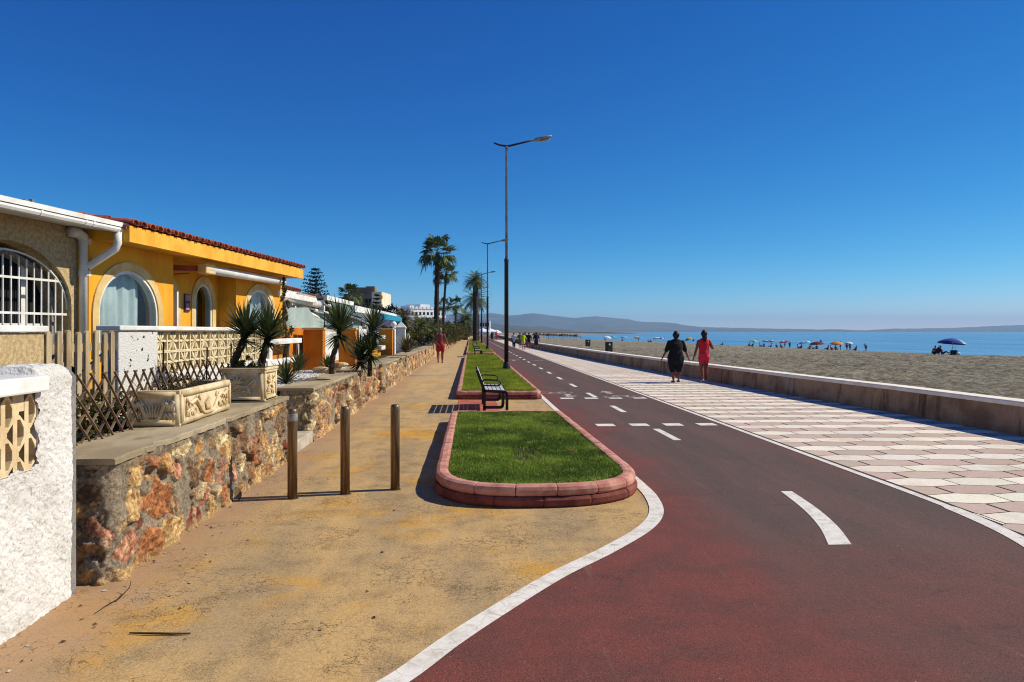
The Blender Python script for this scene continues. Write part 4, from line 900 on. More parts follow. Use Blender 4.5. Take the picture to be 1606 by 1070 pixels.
# eave: fascia board, soffit, tiles
E0, E1 = .79, 7.66
f = MB(); f.span((E0, -.50, 2.885), (E1, -.44, 3.10)); f.build('fascia', K['fascia'], H2)
f = MB(); f.quad((E0, -.44, 2.895), (E1, -.44, 2.895), (E1, .36, Z1), (E0, .36, Z1)); f.add([(E0, -.44, 2.89), (E0, .40, 2.93), (E0, .40, 3.2), (E0, -.44, 3.08)], [[0, 1, 2, 3]]); f.add([(E1-.002, -.44, 2.89), (E1-.002, 1.9, 2.93), (E1-.002, 1.9, 3.38), (E1-.002, -.44, 3.08)], [[0, 1, 2, 3]]); f.build('soffit', K['yellow'], H2)
barrel_roof(H2, .74, 7.72, -.49, 3.115, 6, R(8))
aw = MB(); aw.tube([(3.35, -.30, 2.74), (6.95, -.30, 2.77)], .075, 14); ao = aw.build('awning_cassette', K['white_paint'], H2, smooth=True)
aw = MB(); aw.span((3.25, -.37, 2.66), (3.60, -.21, 2.83)); aw.build('end_cap', K['cream'], ao, bevel=.02)
aw = MB(); aw.bar((2.9, .34, 2.74), (3.4, -.28, 2.75), .05, .09); aw.bar((2.75, .33, 2.3), (2.75, .33, 2.85), .03, .03); aw.tube([(2.78, .33, 2.5), (2.95, .1, 2.62), (3.2, -.1, 2.66)], .012, 6); aw.build('bracket', K['terracotta'], ao)
sg = MB(); sg.span((3.90, .325, 2.05), (4.09, .345, 2.36)); so = sg.build('house_sign', M('sign_plaque', S(98, 46, 62), S(80, 36, 52), rough=.5), H2)
sg = MB(); sg.span((3.91, .318, 2.24), (4.08, .326, 2.345)); sg.span((3.935, .318, 2.08), (4.055, .326, 2.19)); sg.build('sign_panel', M('sign_panel', S(150, 140, 170), S(172, 92, 92), rough=.5, scale=24), so)
# ---- the beige house with the barred arch
H1A = R(10); H1 = house('beige_house', 'beige roughcast house with white bars over a big arched window and a white gutter', (-5.482, 8.156), H1A)
w = MB(); arch_wall(w, -3.2, 1.90, .5, 3.16, [(-.32, 1.78, 1.3, 2.02, 2.76)], 0, .34); w.quad((1.9, 0, .5), (1.9, 4, .5), (1.9, 4, 3.6), (1.9, 0, 3.16)); w.build('wall', K['beige'], H1)
gw = MB(); gw.quad((-.6, .345, 1.2), (2.1, .345, 1.2), (2.1, .345, 2.9), (-.6, .345, 2.9)); gw.build('interior', K['dark'], H1)
t1 = MB(); arch_band(t1, -.22, 1.68, 1.3, 2.0, 2.64, .055, .20, .33); wf = t1.build('window', M('roughcast_reveal', S(168, 158, 142), S(120, 112, 100), rough=.95, scale=30, grain=.25, bump=.6), H1)
fr = MB()
for x in (.12, .72, 1.32): fr.box((x, .31, 1.95), (.07, .03, 1.3))
fr.span((-.2, .30, 1.72), (1.66, .325, 1.80)); fr.build('frame', K['white_paint'], wf)
ba = MB()
for k in range(16):
    x = -.10+.119*k; c = (.77-x)/1.02; zt = 2.0+.60*math.sqrt(max(0, 1-c*c)); ba.tube([(x, .06, 1.3), (x, .06, zt)], .0105, 8)
for z in (1.92, 2.34): ba.span((-.22, .05, z-.014), (1.76, .072, z+.014))
ba.tube([(p[0], .06, p[1]) for p in arch_pts(-.24, 1.775, 1.98, 2.66)], .013, 6); ba.build('window_bars', K['white_paint'], wf)
ef = MB(); ef.add([(-3.2, -.46, 3.02), (2.08, -.46, 3.02), (2.08, 0.01, 3.06), (-3.2, 0.01, 3.06), (-3.2, -.46, 3.12), (2.08, -.46, 3.12), (2.08, 4, 3.6), (-3.2, 4, 3.6)], [[0, 3, 2, 1], [0, 1, 5, 4], [4, 5, 6, 7], [1, 2, 6, 5]]); ef.build('roof', K['white_wall'], H1)
gt = MB(); prof = [(-.46, .03), (-.572, .03), (-.576, .0), (-.56, -.028), (-.53, -.04), (-.49, -.03), (-.46, .0)]
vs = [(x, a, 3.035+b) for x in (-3.2, 2.18) for a, b in prof]; m_ = len(prof); gt.add(vs, [[k, (k+1) % m_, m_+(k+1) % m_, m_+k] for k in range(m_)]+[list(range(m_)), list(range(m_, 2*m_))[::-1]])
go = gt.build('gutter', K['white_paint'], H1)
gl_ = MB(); gl_.span((-3.2, -.585, 3.072), (2.1, -.47, 3.13)); gl_.build('gutter_lip', K['white_paint'], go)
for x in (.55, 1.28, 1.42, 2.02):
    gc = MB(); gc.add([(x+dx, a*1.02+.005, 3.035+b*1.12) for dx in (0, .035) for a, b in prof], [[k, (k+1) % m_, m_+(k+1) % m_, m_+k] for k in range(m_)]+[list(range(m_)), list(range(m_, 2*m_))[::-1]]); gc.build('gutter_clip', K['white_paint'], go)
dp = MB(); dp.tube([(1.66, -.07, 2.98), (1.80, -.08, 2.98), (1.89, -.08, 2.93), (1.92, -.08, 2.82), (1.92, -.08, .6)], .068, 16); do = dp.build('downpipe', K['white_paint'], H1, smooth=True)
dp = MB(); dp.tube([(1.96, -.52, 3.01), (1.96, -.52, 2.86), (1.96, -.49, 2.79), (1.93, -.13, 2.56), (1.92, -.08, 2.48)], .05, 14); dp.build('pipe_branch', K['white_paint'], do, smooth=True)
dp = MB()
for z in (2.88, 2.46): dp.lathe([(.072, -.04), (.077, -.03), (.077, .03), (.072, .04)], (1.92, -.08, z), 16)
dp.build('pipe_collar', K['white_paint'], do)
fg = MB(); fg.box((.40, -.50, 3.143), (.10, .10, .02)); fg.box((.44, -.55, 3.15), (.04, .04, .03)); fg.build('vent_clip', K['galv'], H1)
# ---- low garden walls at X = -3.8
bw = thing('beige_garden_wall', 'beige roughcast garden wall with white cap left of the picket gate', 'wall', (-3.8, 3.6, 0)); m = MB(); m.span((-.22, 0, .3), (0, 3.22, 1.69)); m.build('wall', K['beige'], bw); m = MB(); m.span((-.26, -.02, 1.692), (.03, 3.25, 1.75)); m.build('cap', K['white_wall'], bw, bevel=.012)
pf = thing('picket_gate', 'weathered cream picket gate between the beige and white garden walls', 'gate', (-3.83, 6.86, 0))
for k in range(8):
    y = .07+.172*k; m = MB(); h = 1.70+.006*((k*7) % 3); w_ = .042
    P = [(-w_, .5), (w_, .5), (w_, h-.04)]+[(w_*math.cos(a), h-.04+w_*math.sin(a)) for a in [PI*j/8 for j in range(1, 8)]]+[(-w_, h-.04)]
    vs = [(x, y+a, b) for x in (-.012, .012) for a, b in P]; n = len(P); m.add(vs, [list(range(n))[::-1], list(range(n, 2*n))]+[[i, (i+1) % n, n+(i+1) % n, n+i] for i in range(n)]); o = m.build('picket', K['wood'], pf); o.rotation_euler = (0, 0, 0); o.rotation_euler.x = rnd.uniform(-.012, .012)
m = MB(); m.span((-.05, .0, 1.5), (-.014, 1.36, 1.58)); m.span((-.05, .0, .95), (-.014, 1.36, 1.03)); m.bar((-.035, .05, 1.0), (-.035, 1.3, 1.5), .03, .06); m.build('rail', K['wood'], pf)
ww = thing('breeze_block_wall', 'white pocked garden wall with a flower patterned breeze block screen', 'wall', (-3.8, 8.23, 0)); m = MB(); m.span((-.19, 0, .3), (0, 1.0, 1.71)); m.span((-.19, 1.0, .3), (0, 6.0, 1.18)); m.build('solid_wall', K['pocked'], ww, bevel=.012)
m = MB(); m.span((-.23, -.03, 1.712), (.03, 6.1, 1.765)); m.build('cap', K['white_wall'], ww, bevel=.01)
def flower_cell(mb, y0, z0, w, h, x=.0, d=.14):
    t_ = .016
    for a, b in (((x-d, y0, z0), (x, y0+t_, z0+h)), ((x-d, y0+w-t_, z0), (x, y0+w, z0+h)), ((x-d, y0+t_, z0), (x, y0+w-t_, z0+t_)), ((x-d, y0+t_, z0+h-t_), (x, y0+w-t_, z0+h))): mb.span(a, b)
    cy, cz = y0+w/2, z0+h/2
    for k in range(8):
        a = PI/4*k; ll = min((w/2)/max(abs(math.cos(a)), 1e-3), (h/2)/max(abs(math.sin(a)), 1e-3))-.008; c, s = math.cos(a), math.sin(a); wd = .024 if k % 2 else .017
        P = [(0, 0), (ll*.55, wd), (ll, .006), (ll, -.006), (ll*.55, -wd)]; Q = [(cy+u*c-v*s, cz+u*s+v*c) for u, v in P]
        vs = [(xx, q[0], q[1]) for xx in (x-d+.01, x-.006) for q in Q]; mb.add(vs, [[0, 1, 2, 3, 4][::-1], [5, 6, 7, 8, 9]]+[[i, (i+1) % 5, 5+(i+1) % 5, 5+i] for i in range(5)])
m = MB()
for i in range(13):
    for j in range(2): flower_cell(m, 1.0+.385*i, 1.182+.265*j, .383, .263, -.04)
m.build('screen_panel', K['breeze'], ww)
m = MB(); m.span((-.19, 6.0, .3), (0, 6.22, 1.76)); m.build('end_post', K['pocked'], ww)
# ------------------------------------------------------------------ plants
def sword_leaf(V, F, base, d, l, w, droop, seg=3):
    d = Vector(d).normalized(); side = d.cross(Vector((0, 0, 1)))
    if side.length < 1e-3: side = Vector((1, 0, 0))
    side.normalize(); b = len(V); p = Vector(base); dd = d.copy()
    for k in range(seg+1):
        u = k/seg; ww = w*(.55+1.5*u if u < .3 else 1-.0*u)*(1-u**2.2)+.0015; V.append(tuple(p-side*ww/2)); V.append(tuple(p+side*ww/2))
        dd = (dd+Vector((0, 0, -droop*(.25+u)))).normalized(); p = p+dd*l/seg
    for k in range(seg): F.append([b+2*k, b+2*k+1, b+2*k+3, b+2*k+2])
def yucca(label, base, trunk, n, l, w, seed, group='spiky yuccas and agaves', heads=None, droop=.05, name='yucca', low=-.5, mat='yucca'):
    r = random.Random(seed); t_ = thing(name, label, 'plant', base, 0, group)
    if trunk:
        m = MB(); P = catmull([Vector(p) for p in trunk], 6); m.tube(P, [.052-.012*k/len(P)+.006*math.sin(k*2.4) for k in range(len(P))], 9); m.build('trunk', K['trunk'], t_, smooth=False)
    hs = heads or [trunk[-1] if trunk else (0, 0, .02)]
    for h in hs:
        V = []; F = []
        for k in range(n):
            z = 1-(1-low)*((k+.5)/n)**1.05; az = k*2.39996+r.uniform(-.3, .3); s = math.sqrt(max(0, 1-z*z)); hp = Vector(h)+Vector((0, 0, .10*(z-.5)))
            sword_leaf(V, F, hp, (s*math.cos(az), s*math.sin(az), z*.9+.12), l*r.uniform(.8, 1.1)*(1 if z > -.2 else .8), w*r.uniform(.85, 1.15), droop*(1.0 if z < .6 else .3)*r.uniform(.5, 1.5))
        me = bpy.data.meshes.new('leaf_rosette'); me.from_pydata(V, [], F); me.materials.append(K[mat]); link_mesh('leaf_rosette', me, t_)
    return t_
zc = .853+.36
yucca('left of the two yuccas in the square stone planter, leaning right', (-2.88, 9.36, zc), [(0, 0, -.1), (-.05, .02, .10), (.02, .05, .30), (.06, .10, .46)], 230, .42, .030, 1)
yucca('right of the two yuccas in the square stone planter, taller trunk', (-2.64, 9.44, zc), [(0, 0, -.1), (.03, .0, .12), (.06, .02, .26), (.09, .06, .42)], 230, .43, .030, 2)
m = MB(); 
yucca('single stemmed yucca growing from the white gravel behind the second wall', tuple(PD(520, 578, 13.3)), [(0, 0, -.1), (.02, 0, .2), (.10, .02, .45), (.13, .05, .70)], 260, .60, .036, 3, low=-.75)
yucca('double headed yucca in front of the orange wall block', tuple(PD(580, 580, 16.2)), [(0, 0, -.15), (.0, .02, .3), (.03, .02, .9)], 200, .56, .038, 4, heads=[(.02, 0, .42), (.08, .05, .90), (-.22, .1, .25)], low=-.7)
yucca('small blue agave beside the square planter', tuple(PD(448, 600, 10.9)), None, 60, .36, .04, 5, low=.0, name='agave')
yucca('small spiky agave on the white gravel', tuple(PD(468, 580, 12.6)), None, 70, .34, .035, 6, low=-.1, name='agave')
yucca('low grey agave among ochre rocks below the single yucca', tuple(PD(513, 577, 14.0)), None, 60, .26, .03, 7, low=.1, name='agave')
yucca('dry brown agave cluster behind the third stone wall', tuple(PD(636, 552, 25.5)), None, 90, .62, .05, 8, low=.0, name='agave', mat='olive')
# gravel bed
gv = MB(); r = np.random.RandomState(9)
sheet('gravel_bed', [(-3.9, 11.75), (-2.88, 11.75), (-2.88, 19.5), (-3.9, 19.5)], .80, M('gravel_base', S(214, 208, 196), S(168, 160, 146), scale=40, grain=.3, gscale=110, bump=1, bscale=90, bdist=.02))
n = 5200; px = r.uniform(-3.88, -2.9, n); py = 11.75+7.6*r.uniform(0, 1, n)**1.3; s = r.uniform(.010, .024, n); V = []; F = []; C = []
oct_ = np.array([(1, 0, 0), (0, 1, 0), (-1, 0, 0), (0, -1, 0), (0, 0, .7), (0, 0, -.7)]); of = [[0, 1, 4], [1, 2, 4], [2, 3, 4], [3, 0, 4]]
rot = r.uniform(0, 6.28, n); wh = S(232, 228, 218)[:3]
for i in range(n):
    c_, s_ = math.cos(rot[i]), math.sin(rot[i]); o = oct_*s[i]*(1, .8, 1); b = len(V)
    V += [(px[i]+a*c_-q*s_, py[i]+a*s_+q*c_, .803+s[i]*.4+z) for a, q, z in o]; F += [[b+k for k in f] for f in of]; v_ = r.uniform(.55, 1.05); C += [[wh[0]*v_, wh[1]*v_, wh[2]*v_]]*6
tag(npmesh('gravel', V, F, K['gravel'], None, np.array(C)), 'white gravel mulch around the spiky plants', 'gravel', kind='stuff')
for k, (a, b, s_) in enumerate(((503, 580, .17), (516, 582, .15), (527, 577, .15), (536, 572, .13))):
    g = PD(a, b, 13.6-.05*k); m = MB(); m.lathe([(0, -.5), (.7, -.4), (1, 0), (.8, .3), (.4, .45), (0, .5)], (0, 0, 0), 9); o = m.build('ochre_rock', K['block'], None, g, k, False, bevel=.05); o.scale = (s_, s_*.7, s_*.7); tag(o, 'ochre rock on the white gravel under the single yucca', 'rock', 'ochre rocks under the yucca')
def leaves(name, blobs, n, size, mat, seed, parent=None, flat=False, loose=.35):
    """leaf clumps: each blob = (centre, radii); leaves gather round random twigs near the blob's surface"""
    r = np.random.RandomState(seed); V = []; Fc = []
    tot = sum(b[1][0]*b[1][1]+b[1][1]*b[1][2]+b[1][0]*b[1][2] for b in blobs)
    for c, rad in blobs:
        k = int(n*(rad[0]*rad[1]+rad[1]*rad[2]+rad[0]*rad[2])/tot); nt = max(6, k//28)
        d = r.normal(size=(nt, 3)); d /= np.linalg.norm(d, axis=1)[:, None]; tw = d*(r.uniform(.35, 1.0, nt)**.5)[:, None]*r.uniform(.75, 1.15, nt)[:, None]
        pick = r.randint(0, nt, k); p = (tw[pick]+r.normal(size=(k, 3))*.11*loose/.35)*np.array(rad)+np.array(c)
        a = r.normal(size=(k, 3)); a /= np.linalg.norm(a, axis=1)[:, None]; b = np.cross(a, r.normal(size=(k, 3))); b /= np.linalg.norm(b, axis=1)[:, None]; s = size*r.uniform(.6, 1.3, k)[:, None]
        q = np.stack([p-a*s, p+b*s*.45, p+a*s, p-b*s*.45], 1).reshape(-1, 3); V.append(q)
    V = np.concatenate(V); i = np.arange(len(V)//4)*4; F = np.stack([i, i+1, i+2, i+3], 1)
    return npmesh(name, V, F, mat, parent)
def bush(label, base, blobs, n, size, mat, seed, name='shrub', cat='shrub', group=None):
    t_ = thing(name, label, cat, base, 0, group); leaves('foliage', blobs, n, size, mat, seed, t_)
    m = MB(); m.tube([(0, 0, -.3), (.05, .03, .5*blobs[0][0][2]), (0, .05, blobs[0][0][2])], [.07, .05, .02], 7); m.build('stem', K['trunk'], t_); return t_
bush('straggly climbing plant at the far corner of the yellow house', tuple(PD(447, 545, 15.6)), [((0, 0, .35), (.2, .22, .35)), ((.0, .02, .85), (.13, .14, .35)), ((-.05, .05, 1.3), (.09, .1, .3))], 700, .04, K['olive'], 3, 'climber', 'plant')
bush('small green plant between the two yuccas in the planter', (-2.74, 9.25, zc-.02), [((0, 0, .09), (.16, .10, .12)), ((.1, -.06, .08), (.09, .08, .1))], 260, .035, K['hedge'], 4, 'potted_plant', 'plant')
bush('low plants behind the lattice trellis beside the long trough', (-3.35, 7.0, .74), [((0, -.9, .10), (.3, .8, .14)), ((0, .6, .16), (.28, .9, .24)), ((-.3, -.2, .2), (.2, .8, .25))], 2200, .04, K['olive'], 5, 'ground_plant', 'plant')
bush('scrubby dark dry shrub behind the lattice left of the square planter', (-3.25, 8.6, .74), [((0, 0, .25), (.2, .5, .25)), ((-.1, -.7, .18), (.2, .4, .2))], 900, .035, K['trunk'], 51, 'dry_shrub', 'shrub')
bush('dark leafy shrub added in place of the shade behind the picket gate', (-4.45, 7.5, .6), [((0, 0, .45), (.28, .6, .5)), ((0, .7, .4), (.25, .4, .42))], 1500, .06, K['pine'], 52, 'added_dark_shrub', 'shrub')  # added shrub, darkens the gaps between pickets in place of shade
dt = thing('dry_plant', 'tangle of dry brown twigs sticking out of the long carved trough', 'plant', (-2.86, 7.55, 1.10)); rq = random.Random(77); tm = MB(); lfm = MB()
for k in range(70):
    p = Vector((rq.uniform(-.14, .10), rq.uniform(-.6, .6), -.05)); d = Vector((rq.uniform(-.7, .5), rq.uniform(-.8, .8), rq.uniform(.5, 1.2))).normalized(); L = rq.uniform(.10, .30); q = p+d*L*.55; e = q+(d+Vector((rq.uniform(-.6, .6), rq.uniform(-.6, .6), -.15))).normalized()*L*.55
    tm.tube([p, q, e], [.0045, .0032, .0018], 4)
    for _ in range(3):
        o = q.lerp(e, rq.random()); a = Vector((rq.uniform(-1, 1), rq.uniform(-1, 1), rq.uniform(-.4, 1))).normalized()*.035; b = a.orthogonal().normalized()*.008; lfm.add([o, o+a*.5+b, o+a, o+a*.5-b], [[0, 1, 2, 3]])
tm.build('twigs', K['trunk'], dt); lfm.build('leaves', K['olive'], dt)
# ---- palms
def fan_leaf(V, F, base, d, pet, rad, r, nb=13, droop=.35):
    d = Vector(d).normalized(); sd = d.cross(Vector((0, 0, 1))); sd = sd.normalized() if sd.length > 1e-3 else Vector((1, 0, 0)); up = sd.cross(d).normalized()
    tip = Vector(base)+d*pet-Vector((0, 0, .08*pet)); b = len(V); V += [tuple(Vector(base)-sd*.02), tuple(Vector(base)+sd*.02), tuple(tip+sd*.012), tuple(tip-sd*.012)]; F.append([b, b+1, b+2, b+3])
    for k in range(nb):
        a = (k/(nb-1)-.5)*2*1.75; dir_ = (d*math.cos(a)+sd*math.sin(a)+up*(.12-.25*r.random())).normalized(); l = rad*(1-.25*abs(a)/1.75)*r.uniform(.85, 1.1); w = rad*.085
        n = dir_.cross(up).normalized(); p1 = tip+dir_*l*.55; p2 = tip+dir_*l+Vector((0, 0, -droop*l*r.uniform(.5, 1.3)))
        b = len(V); V += [tuple(tip), tuple(p1-n*w), tuple(p1+n*w), tuple(p2)]; F += [[b, b+1, b+3, b+2]]
def ragged_trunk(pts, r0, r1, seed, nseg=26, flare=0.0):
    P = catmull([Vector(p) for p in pts], max(2, nseg//(len(pts)-1))); r = random.Random(seed); m = MB(); N = len(P)
    m.tube(P, [(r0+(r1-r0)*k/N)*(1+.07*(k % 2)+r.uniform(-.05, .05))+flare*max(0, 1-k/3.0) for k in range(N)], 10); return m
def fan_palm(label, base, h, crown, seed, r0=.26, nf=46, skirt=.55, lean=(0, 0), group='palms along the promenade', name='fan_palm'):
    r = random.Random(seed); t_ = thing(name, label, 'palm tree', base, 0, group)
    ragged_trunk([(0, 0, -.5), (lean[0]*.3, lean[1]*.3, h*.4), (lean[0], lean[1], h)], r0, r0*.72, seed, 40, .08).build('trunk', K['trunk'], t_)
    c = Vector((lean[0], lean[1], h)); V = []; F = []
    for k in range(nf):
        z = 1-1.5*(k+.5)/nf+r.uniform(-.08, .08); z = max(-.8, min(1, z)); az = k*2.39996+r.uniform(-.6, .6); s = math.sqrt(max(0, 1-z*z))
        fan_leaf(V, F, c+Vector((0, 0, .25*z*crown*.4)), (s*math.cos(az), s*math.sin(az), z), crown*.58*r.uniform(.6, 1.15), crown*.46*r.uniform(.8, 1.15), r, 13, .3+.5*(z < 0))
    me = bpy.data.meshes.new('crown'); me.from_pydata(V, [], F); me.materials.append(K['palm']); link_mesh('crown', me, t_)
    V = []; F = []
    for k in range(int(40*skirt)):
        az = r.random()*6.28; z0 = h-crown*r.uniform(.1, .25+1.1*skirt); fan_leaf(V, F, (c.x+.18*math.cos(az), c.y+.18*math.sin(az), z0), (math.cos(az)*.5, math.sin(az)*.5, -1), crown*.15, crown*.22, r, 7, .2)
    me = bpy.data.meshes.new('dead_fronds'); me.from_pydata(V, [], F); me.materials.append(K['deadleaf']); link_mesh('dead_fronds', me, t_)
    return t_
def date_palm(label, base, h, crown, seed, r0=.38, nf=52, name='date_palm', low=-.45, mat='datepalm', group='palms along the promenade'):
    r = random.Random(seed); t_ = thing(name, label, 'palm tree', base, 0, group)
    if h > .5: ragged_trunk([(0, 0, -.5), (.03, 0, h*.5), (0, 0, h)], r0, r0*.9, seed, 34, .1).build('trunk', K['trunk'], t_)
    V = []; F = []
    for k in range(nf):
        z = 1-(1-low)*(k+.5)/nf; az = k*2.39996+r.uniform(-.3, .3); s = math.sqrt(max(0, 1-z*z)); d = Vector((s*math.cos(az), s*math.sin(az), z*.9+.15)).normalized(); p = Vector((0, 0, h)); L = crown*r.uniform(.85, 1.12); N = 9; prev = p
        for i in range(N):
            d = (d+Vector((0, 0, -.155))).normalized(); q = p+d*L/N; sd = d.cross(Vector((0, 0, 1))); sd = sd.normalized() if sd.length > 1e-3 else Vector((1, 0, 0)); u = (i+1)/N; ll = crown*.24*math.sin(PI*min(1, .15+u*.8))
            b = len(V); V += [tuple(p-sd*.015), tuple(p+sd*.015), tuple(q+sd*.01), tuple(q-sd*.01)]; F.append([b, b+1, b+2, b+3])
            for sg in (-1, 1):
                for t in (.25, .75):
                    o = p.lerp(q, t); e = o+(sd*sg*.85+d*.55+Vector((0, 0, -.25+.3*(r.random()-.3)))).normalized()*ll; wv = d*crown*.022
                    b = len(V); V += [tuple(o-wv), tuple(o+wv), tuple(e)]; F.append([b, b+1, b+2])
            p = q
    me = bpy.data.meshes.new('crown'); me.from_pydata(V, [], F); me.materials.append(K[mat]); link_mesh('crown', me, t_)
    return t_
def at_ground(px, d, z=.7):
    p = PD(px, 520, d); return (p.x, p.y, z)
def top(py, d): return CAM_H+(520-py)/F_PX*d
fan_palm('tallest fan palm, left of the pavement, with a shaggy upper trunk', at_ground(684, 75), top(396, 75)-.7, 2.25, 1, .28, 44, .9, (.15, .1))
fan_palm('second fan palm, slimmer and just right of the tallest', at_ground(694, 100), top(428, 100)-.7, 1.95, 2, .20, 42, .35, (.5, .1))
date_palm('thick trunked palm standing in the far grass bed beside the lamps', at_ground(745.5, 112, .17), top(441, 112)-.17, 2.5, 3, .40, 60, low=-.35)
date_palm('feathery palm partly behind the thick trunk', at_ground(745, 165), top(470, 165)-.7, 4.2, 4, .4, 54, low=-.5)
fan_palm('small fan palm between the second palm and the hills', at_ground(714.5, 150), top(479, 150)-.7, 2.3, 5, .24, 30, .4)
fan_palm('smallest fan palm tucked behind the two tall trunks', at_ground(696, 170), top(479, 170)-.7, 2.3, 6, .24, 28, .3)
date_palm('low date palm with arching fronds over the hedge', at_ground(730, 130), top(503, 130)-.7, 3.4, 7, .4, 60, low=-.5)
fan_palm('little palm poking above the roofs left of the hotel block', at_ground(549, 95), top(463, 95)-.7, 1.9, 8, .22, 40, .5)
date_palm('bushy low palm with long drooping fronds behind the white gate pier', at_ground(657, 60), 1.3, 1.75, 9, .3, 64, low=-.3, group='low palms by the white gate')
date_palm('smaller low palm, brown fronds arching right beside the white gate', at_ground(671, 64), 1.1, 1.6, 10, .3, 50, low=-.3, group='low palms by the white gate')
date_palm('dull arching palm left of the white gate pier under the teal awning', at_ground(634, 58), 1.9, 1.5, 11, .25, 40, low=-.2, mat='olive', group='low palms by the white gate')
# hedges and shrubs beyond
bush('dark shrub with reddish leaves behind the low palms', at_ground(664, 50), [((0, 0, .5), (1.3, 1.5, .7)), ((.9, 2, .6), (.8, 1.5, .7)), ((-1.4, 1, .9), (.9, 1.2, .8))], 2600, .10, K['hedge'], 11, group='hedges left of the pavement')
bush('tall dark hedge behind the man in red', at_ground(704, 74), [((0, 0, .7), (1.0, 5, .9)), ((.2, 7, .8), (1.0, 5, 1.0)), ((-1.2, 3, 1.1), (1.3, 4, .9)), ((.4, 12, .7), (.9, 5, .9))], 5600, .13, K['hedge'], 12, group='hedges left of the pavement')
bush('dark hedge under the low date palm', at_ground(716, 100), [((0, 0, .8), (1.2, 8, 1.0)), ((.3, 12, .9), (1.2, 8, 1.2)), ((-2, 4, 1.1), (1.6, 8, 1.0))], 4600, .17, K['hedge'], 13, group='hedges left of the pavement')
bush('olive shrub at the end of the pavement', at_ground(727, 150), [((0, 0, 1.0), (1.6, 8, 1.3)), ((-1.5, 6, 1.4), (2, 8, 1.2)), ((.9, 10, .9), (.8, 6, 1.0))], 3000, .24, K['olive'], 14, group='hedges left of the pavement')
bush('round green tree before the white hotel', at_ground(676, 130), [((0, 0, 2.0), (2.6, 3, 1.6)), ((2.2, 1, 1.6), (2, 3, 1.3)), ((-3.6, 2, 1.4), (2.6, 3, 1.2))], 3600, .24, K['hedge'], 15, 'broadleaf_tree', 'tree')
bush('long row of dark trees behind the roofs', at_ground(530, 120), [((0, 0, 4.7), (3.2, 3, 1.6)), ((-3.5, 0, 4.2), (3, 3, 1.6)), ((4.5, 3, 4.4), (3, 3, 1.4)), ((8, 3, 4.0), (3, 3, 1.4)), ((2, 3, 2.6), (8, 3, 2.0))], 5200, .26, K['pine'], 16, 'tree_row', 'trees')
# araucaria: whorled tiers
def araucaria(label, base, h, seed, half, tiers=15):
    r = random.Random(seed); t_ = thing('norfolk_pine', label, 'tree', base, 0); m = MB(); m.tube([(0, 0, -.5), (0, 0, h)], [h*.018, .02], 8); m.build('trunk', K['trunk'], t_); B = []
    for k in range(tiers):
        u = (k+.3)/tiers; z = h*(.22+.78*u); L = half*1.2*(1-u)**.7+.2; nb = 9
        for j in range(nb):
            a = 6.28*j/nb+k*.5+r.uniform(-.2, .2); l = L*r.uniform(.75, 1.1)
            for q in range(max(2, int(l/.35))):
                f = (q+.7)/max(2, int(l/.35)); B.append(((math.cos(a)*l*f, math.sin(a)*l*f, z+.22*l*f*f-.03*l), (.34+.12*(1-u), .34+.12*(1-u), .13+.06*(1-u))))
    leaves('foliage', B, 14000, .10, K['pine'], seed, t_, loose=.3); return t_
araucaria('tall layered araucaria rising behind the awnings', at_ground(494, 90), top(419, 90)-.7, 3, 2.15)
araucaria('small thin araucaria before the end wall of the hotel block', at_ground(591, 140), top(459, 140)-.7, 4, .9, 9)
# ------------------------------------------------------------------ the gardens and houses beyond (terrace row)
def X_at(px, X):   # distance along the view at which the ray through px meets the plane x = X
    r = ray(px, 520); return X/r.x
def pt(px, py, X):
    d = X_at(px, X); return PD(px, py, d)
og = thing('orange_terrace', 'orange garden wall blocks with white rails around the terrace', 'wall')
a = pt(452, 540, -4.05); b = pt(478, 540, -4.05); w = MB(); w.span((-4.25, a.y-1.5, .5), (-4.05, b.y+.2, 1.78)); w.build('back_wall', K['orange'], og)
def block(x0, x1, d, zt, z0=.6, dep=.3, mat='orange', name='pier'):
    p = PD(x0, 520, d); q = PD(x1, 520, d); m = MB(); m.span((p.x, p.y, z0), (q.x, p.y+dep, zt)); m.build(name, K[mat], og, bevel=.008); c = MB(); c.span((p.x-.03, p.y-.03, zt+.002), (q.x+.03, p.y+dep+.03, zt+.05)); c.build('pier_cap', K['cream'], og, bevel=.006); return p, q
p, q = block(476, 506, 17.0, 1.74); block(531, 557, 18.6, 1.74); block(594, 615, 30, 1.78)
m = MB(); m.span((-3.95, 17.4, .6), (-3.80, 19.1, 1.08)); m.build('low_wall', K['yellow'], og)
m = MB(); m.span((-3.93, 17.6, 1.082), (-3.84, 18.8, 1.72)); wp = m.build('meter_cabinet', K['white_paint'], og, bevel=.01)
m = MB(); m.span((-3.838, 17.7, 1.14), (-3.83, 18.25, 1.66)); m.span((-3.838, 18.32, 1.14), (-3.83, 18.7, 1.66)); m.build('cabinet_door', K['white_paint'], wp)
m = MB(); m.span((-3.82, 18.95, .9), (-3.72, 21.6, 1.72)); m.build('white_panel', K['white_wall'], og)
m = MB(); m.span((-4.5, 14.2, 1.70), (-4.06, 23.5, 1.76)); m.build('wall_cap', K['cream'], og)
m = MB(); m.span((-4.5, 19.2, .6), (-4.1, 23.5, 1.695)); m.build('low_wall', K['orange'], og)
for z in (1.50, 1.10):
    m = MB(); m.span((-3.86, 14.0, z-.055), (-3.76, 16.75, z+.055)); m.build('rail', K['white_wall'], og, bevel=.012)
m = MB(); m.span((-3.84, 16.60, 1.155), (-3.80, 16.66, 1.445)); m.build('rail_post', K['white_wall'], og)
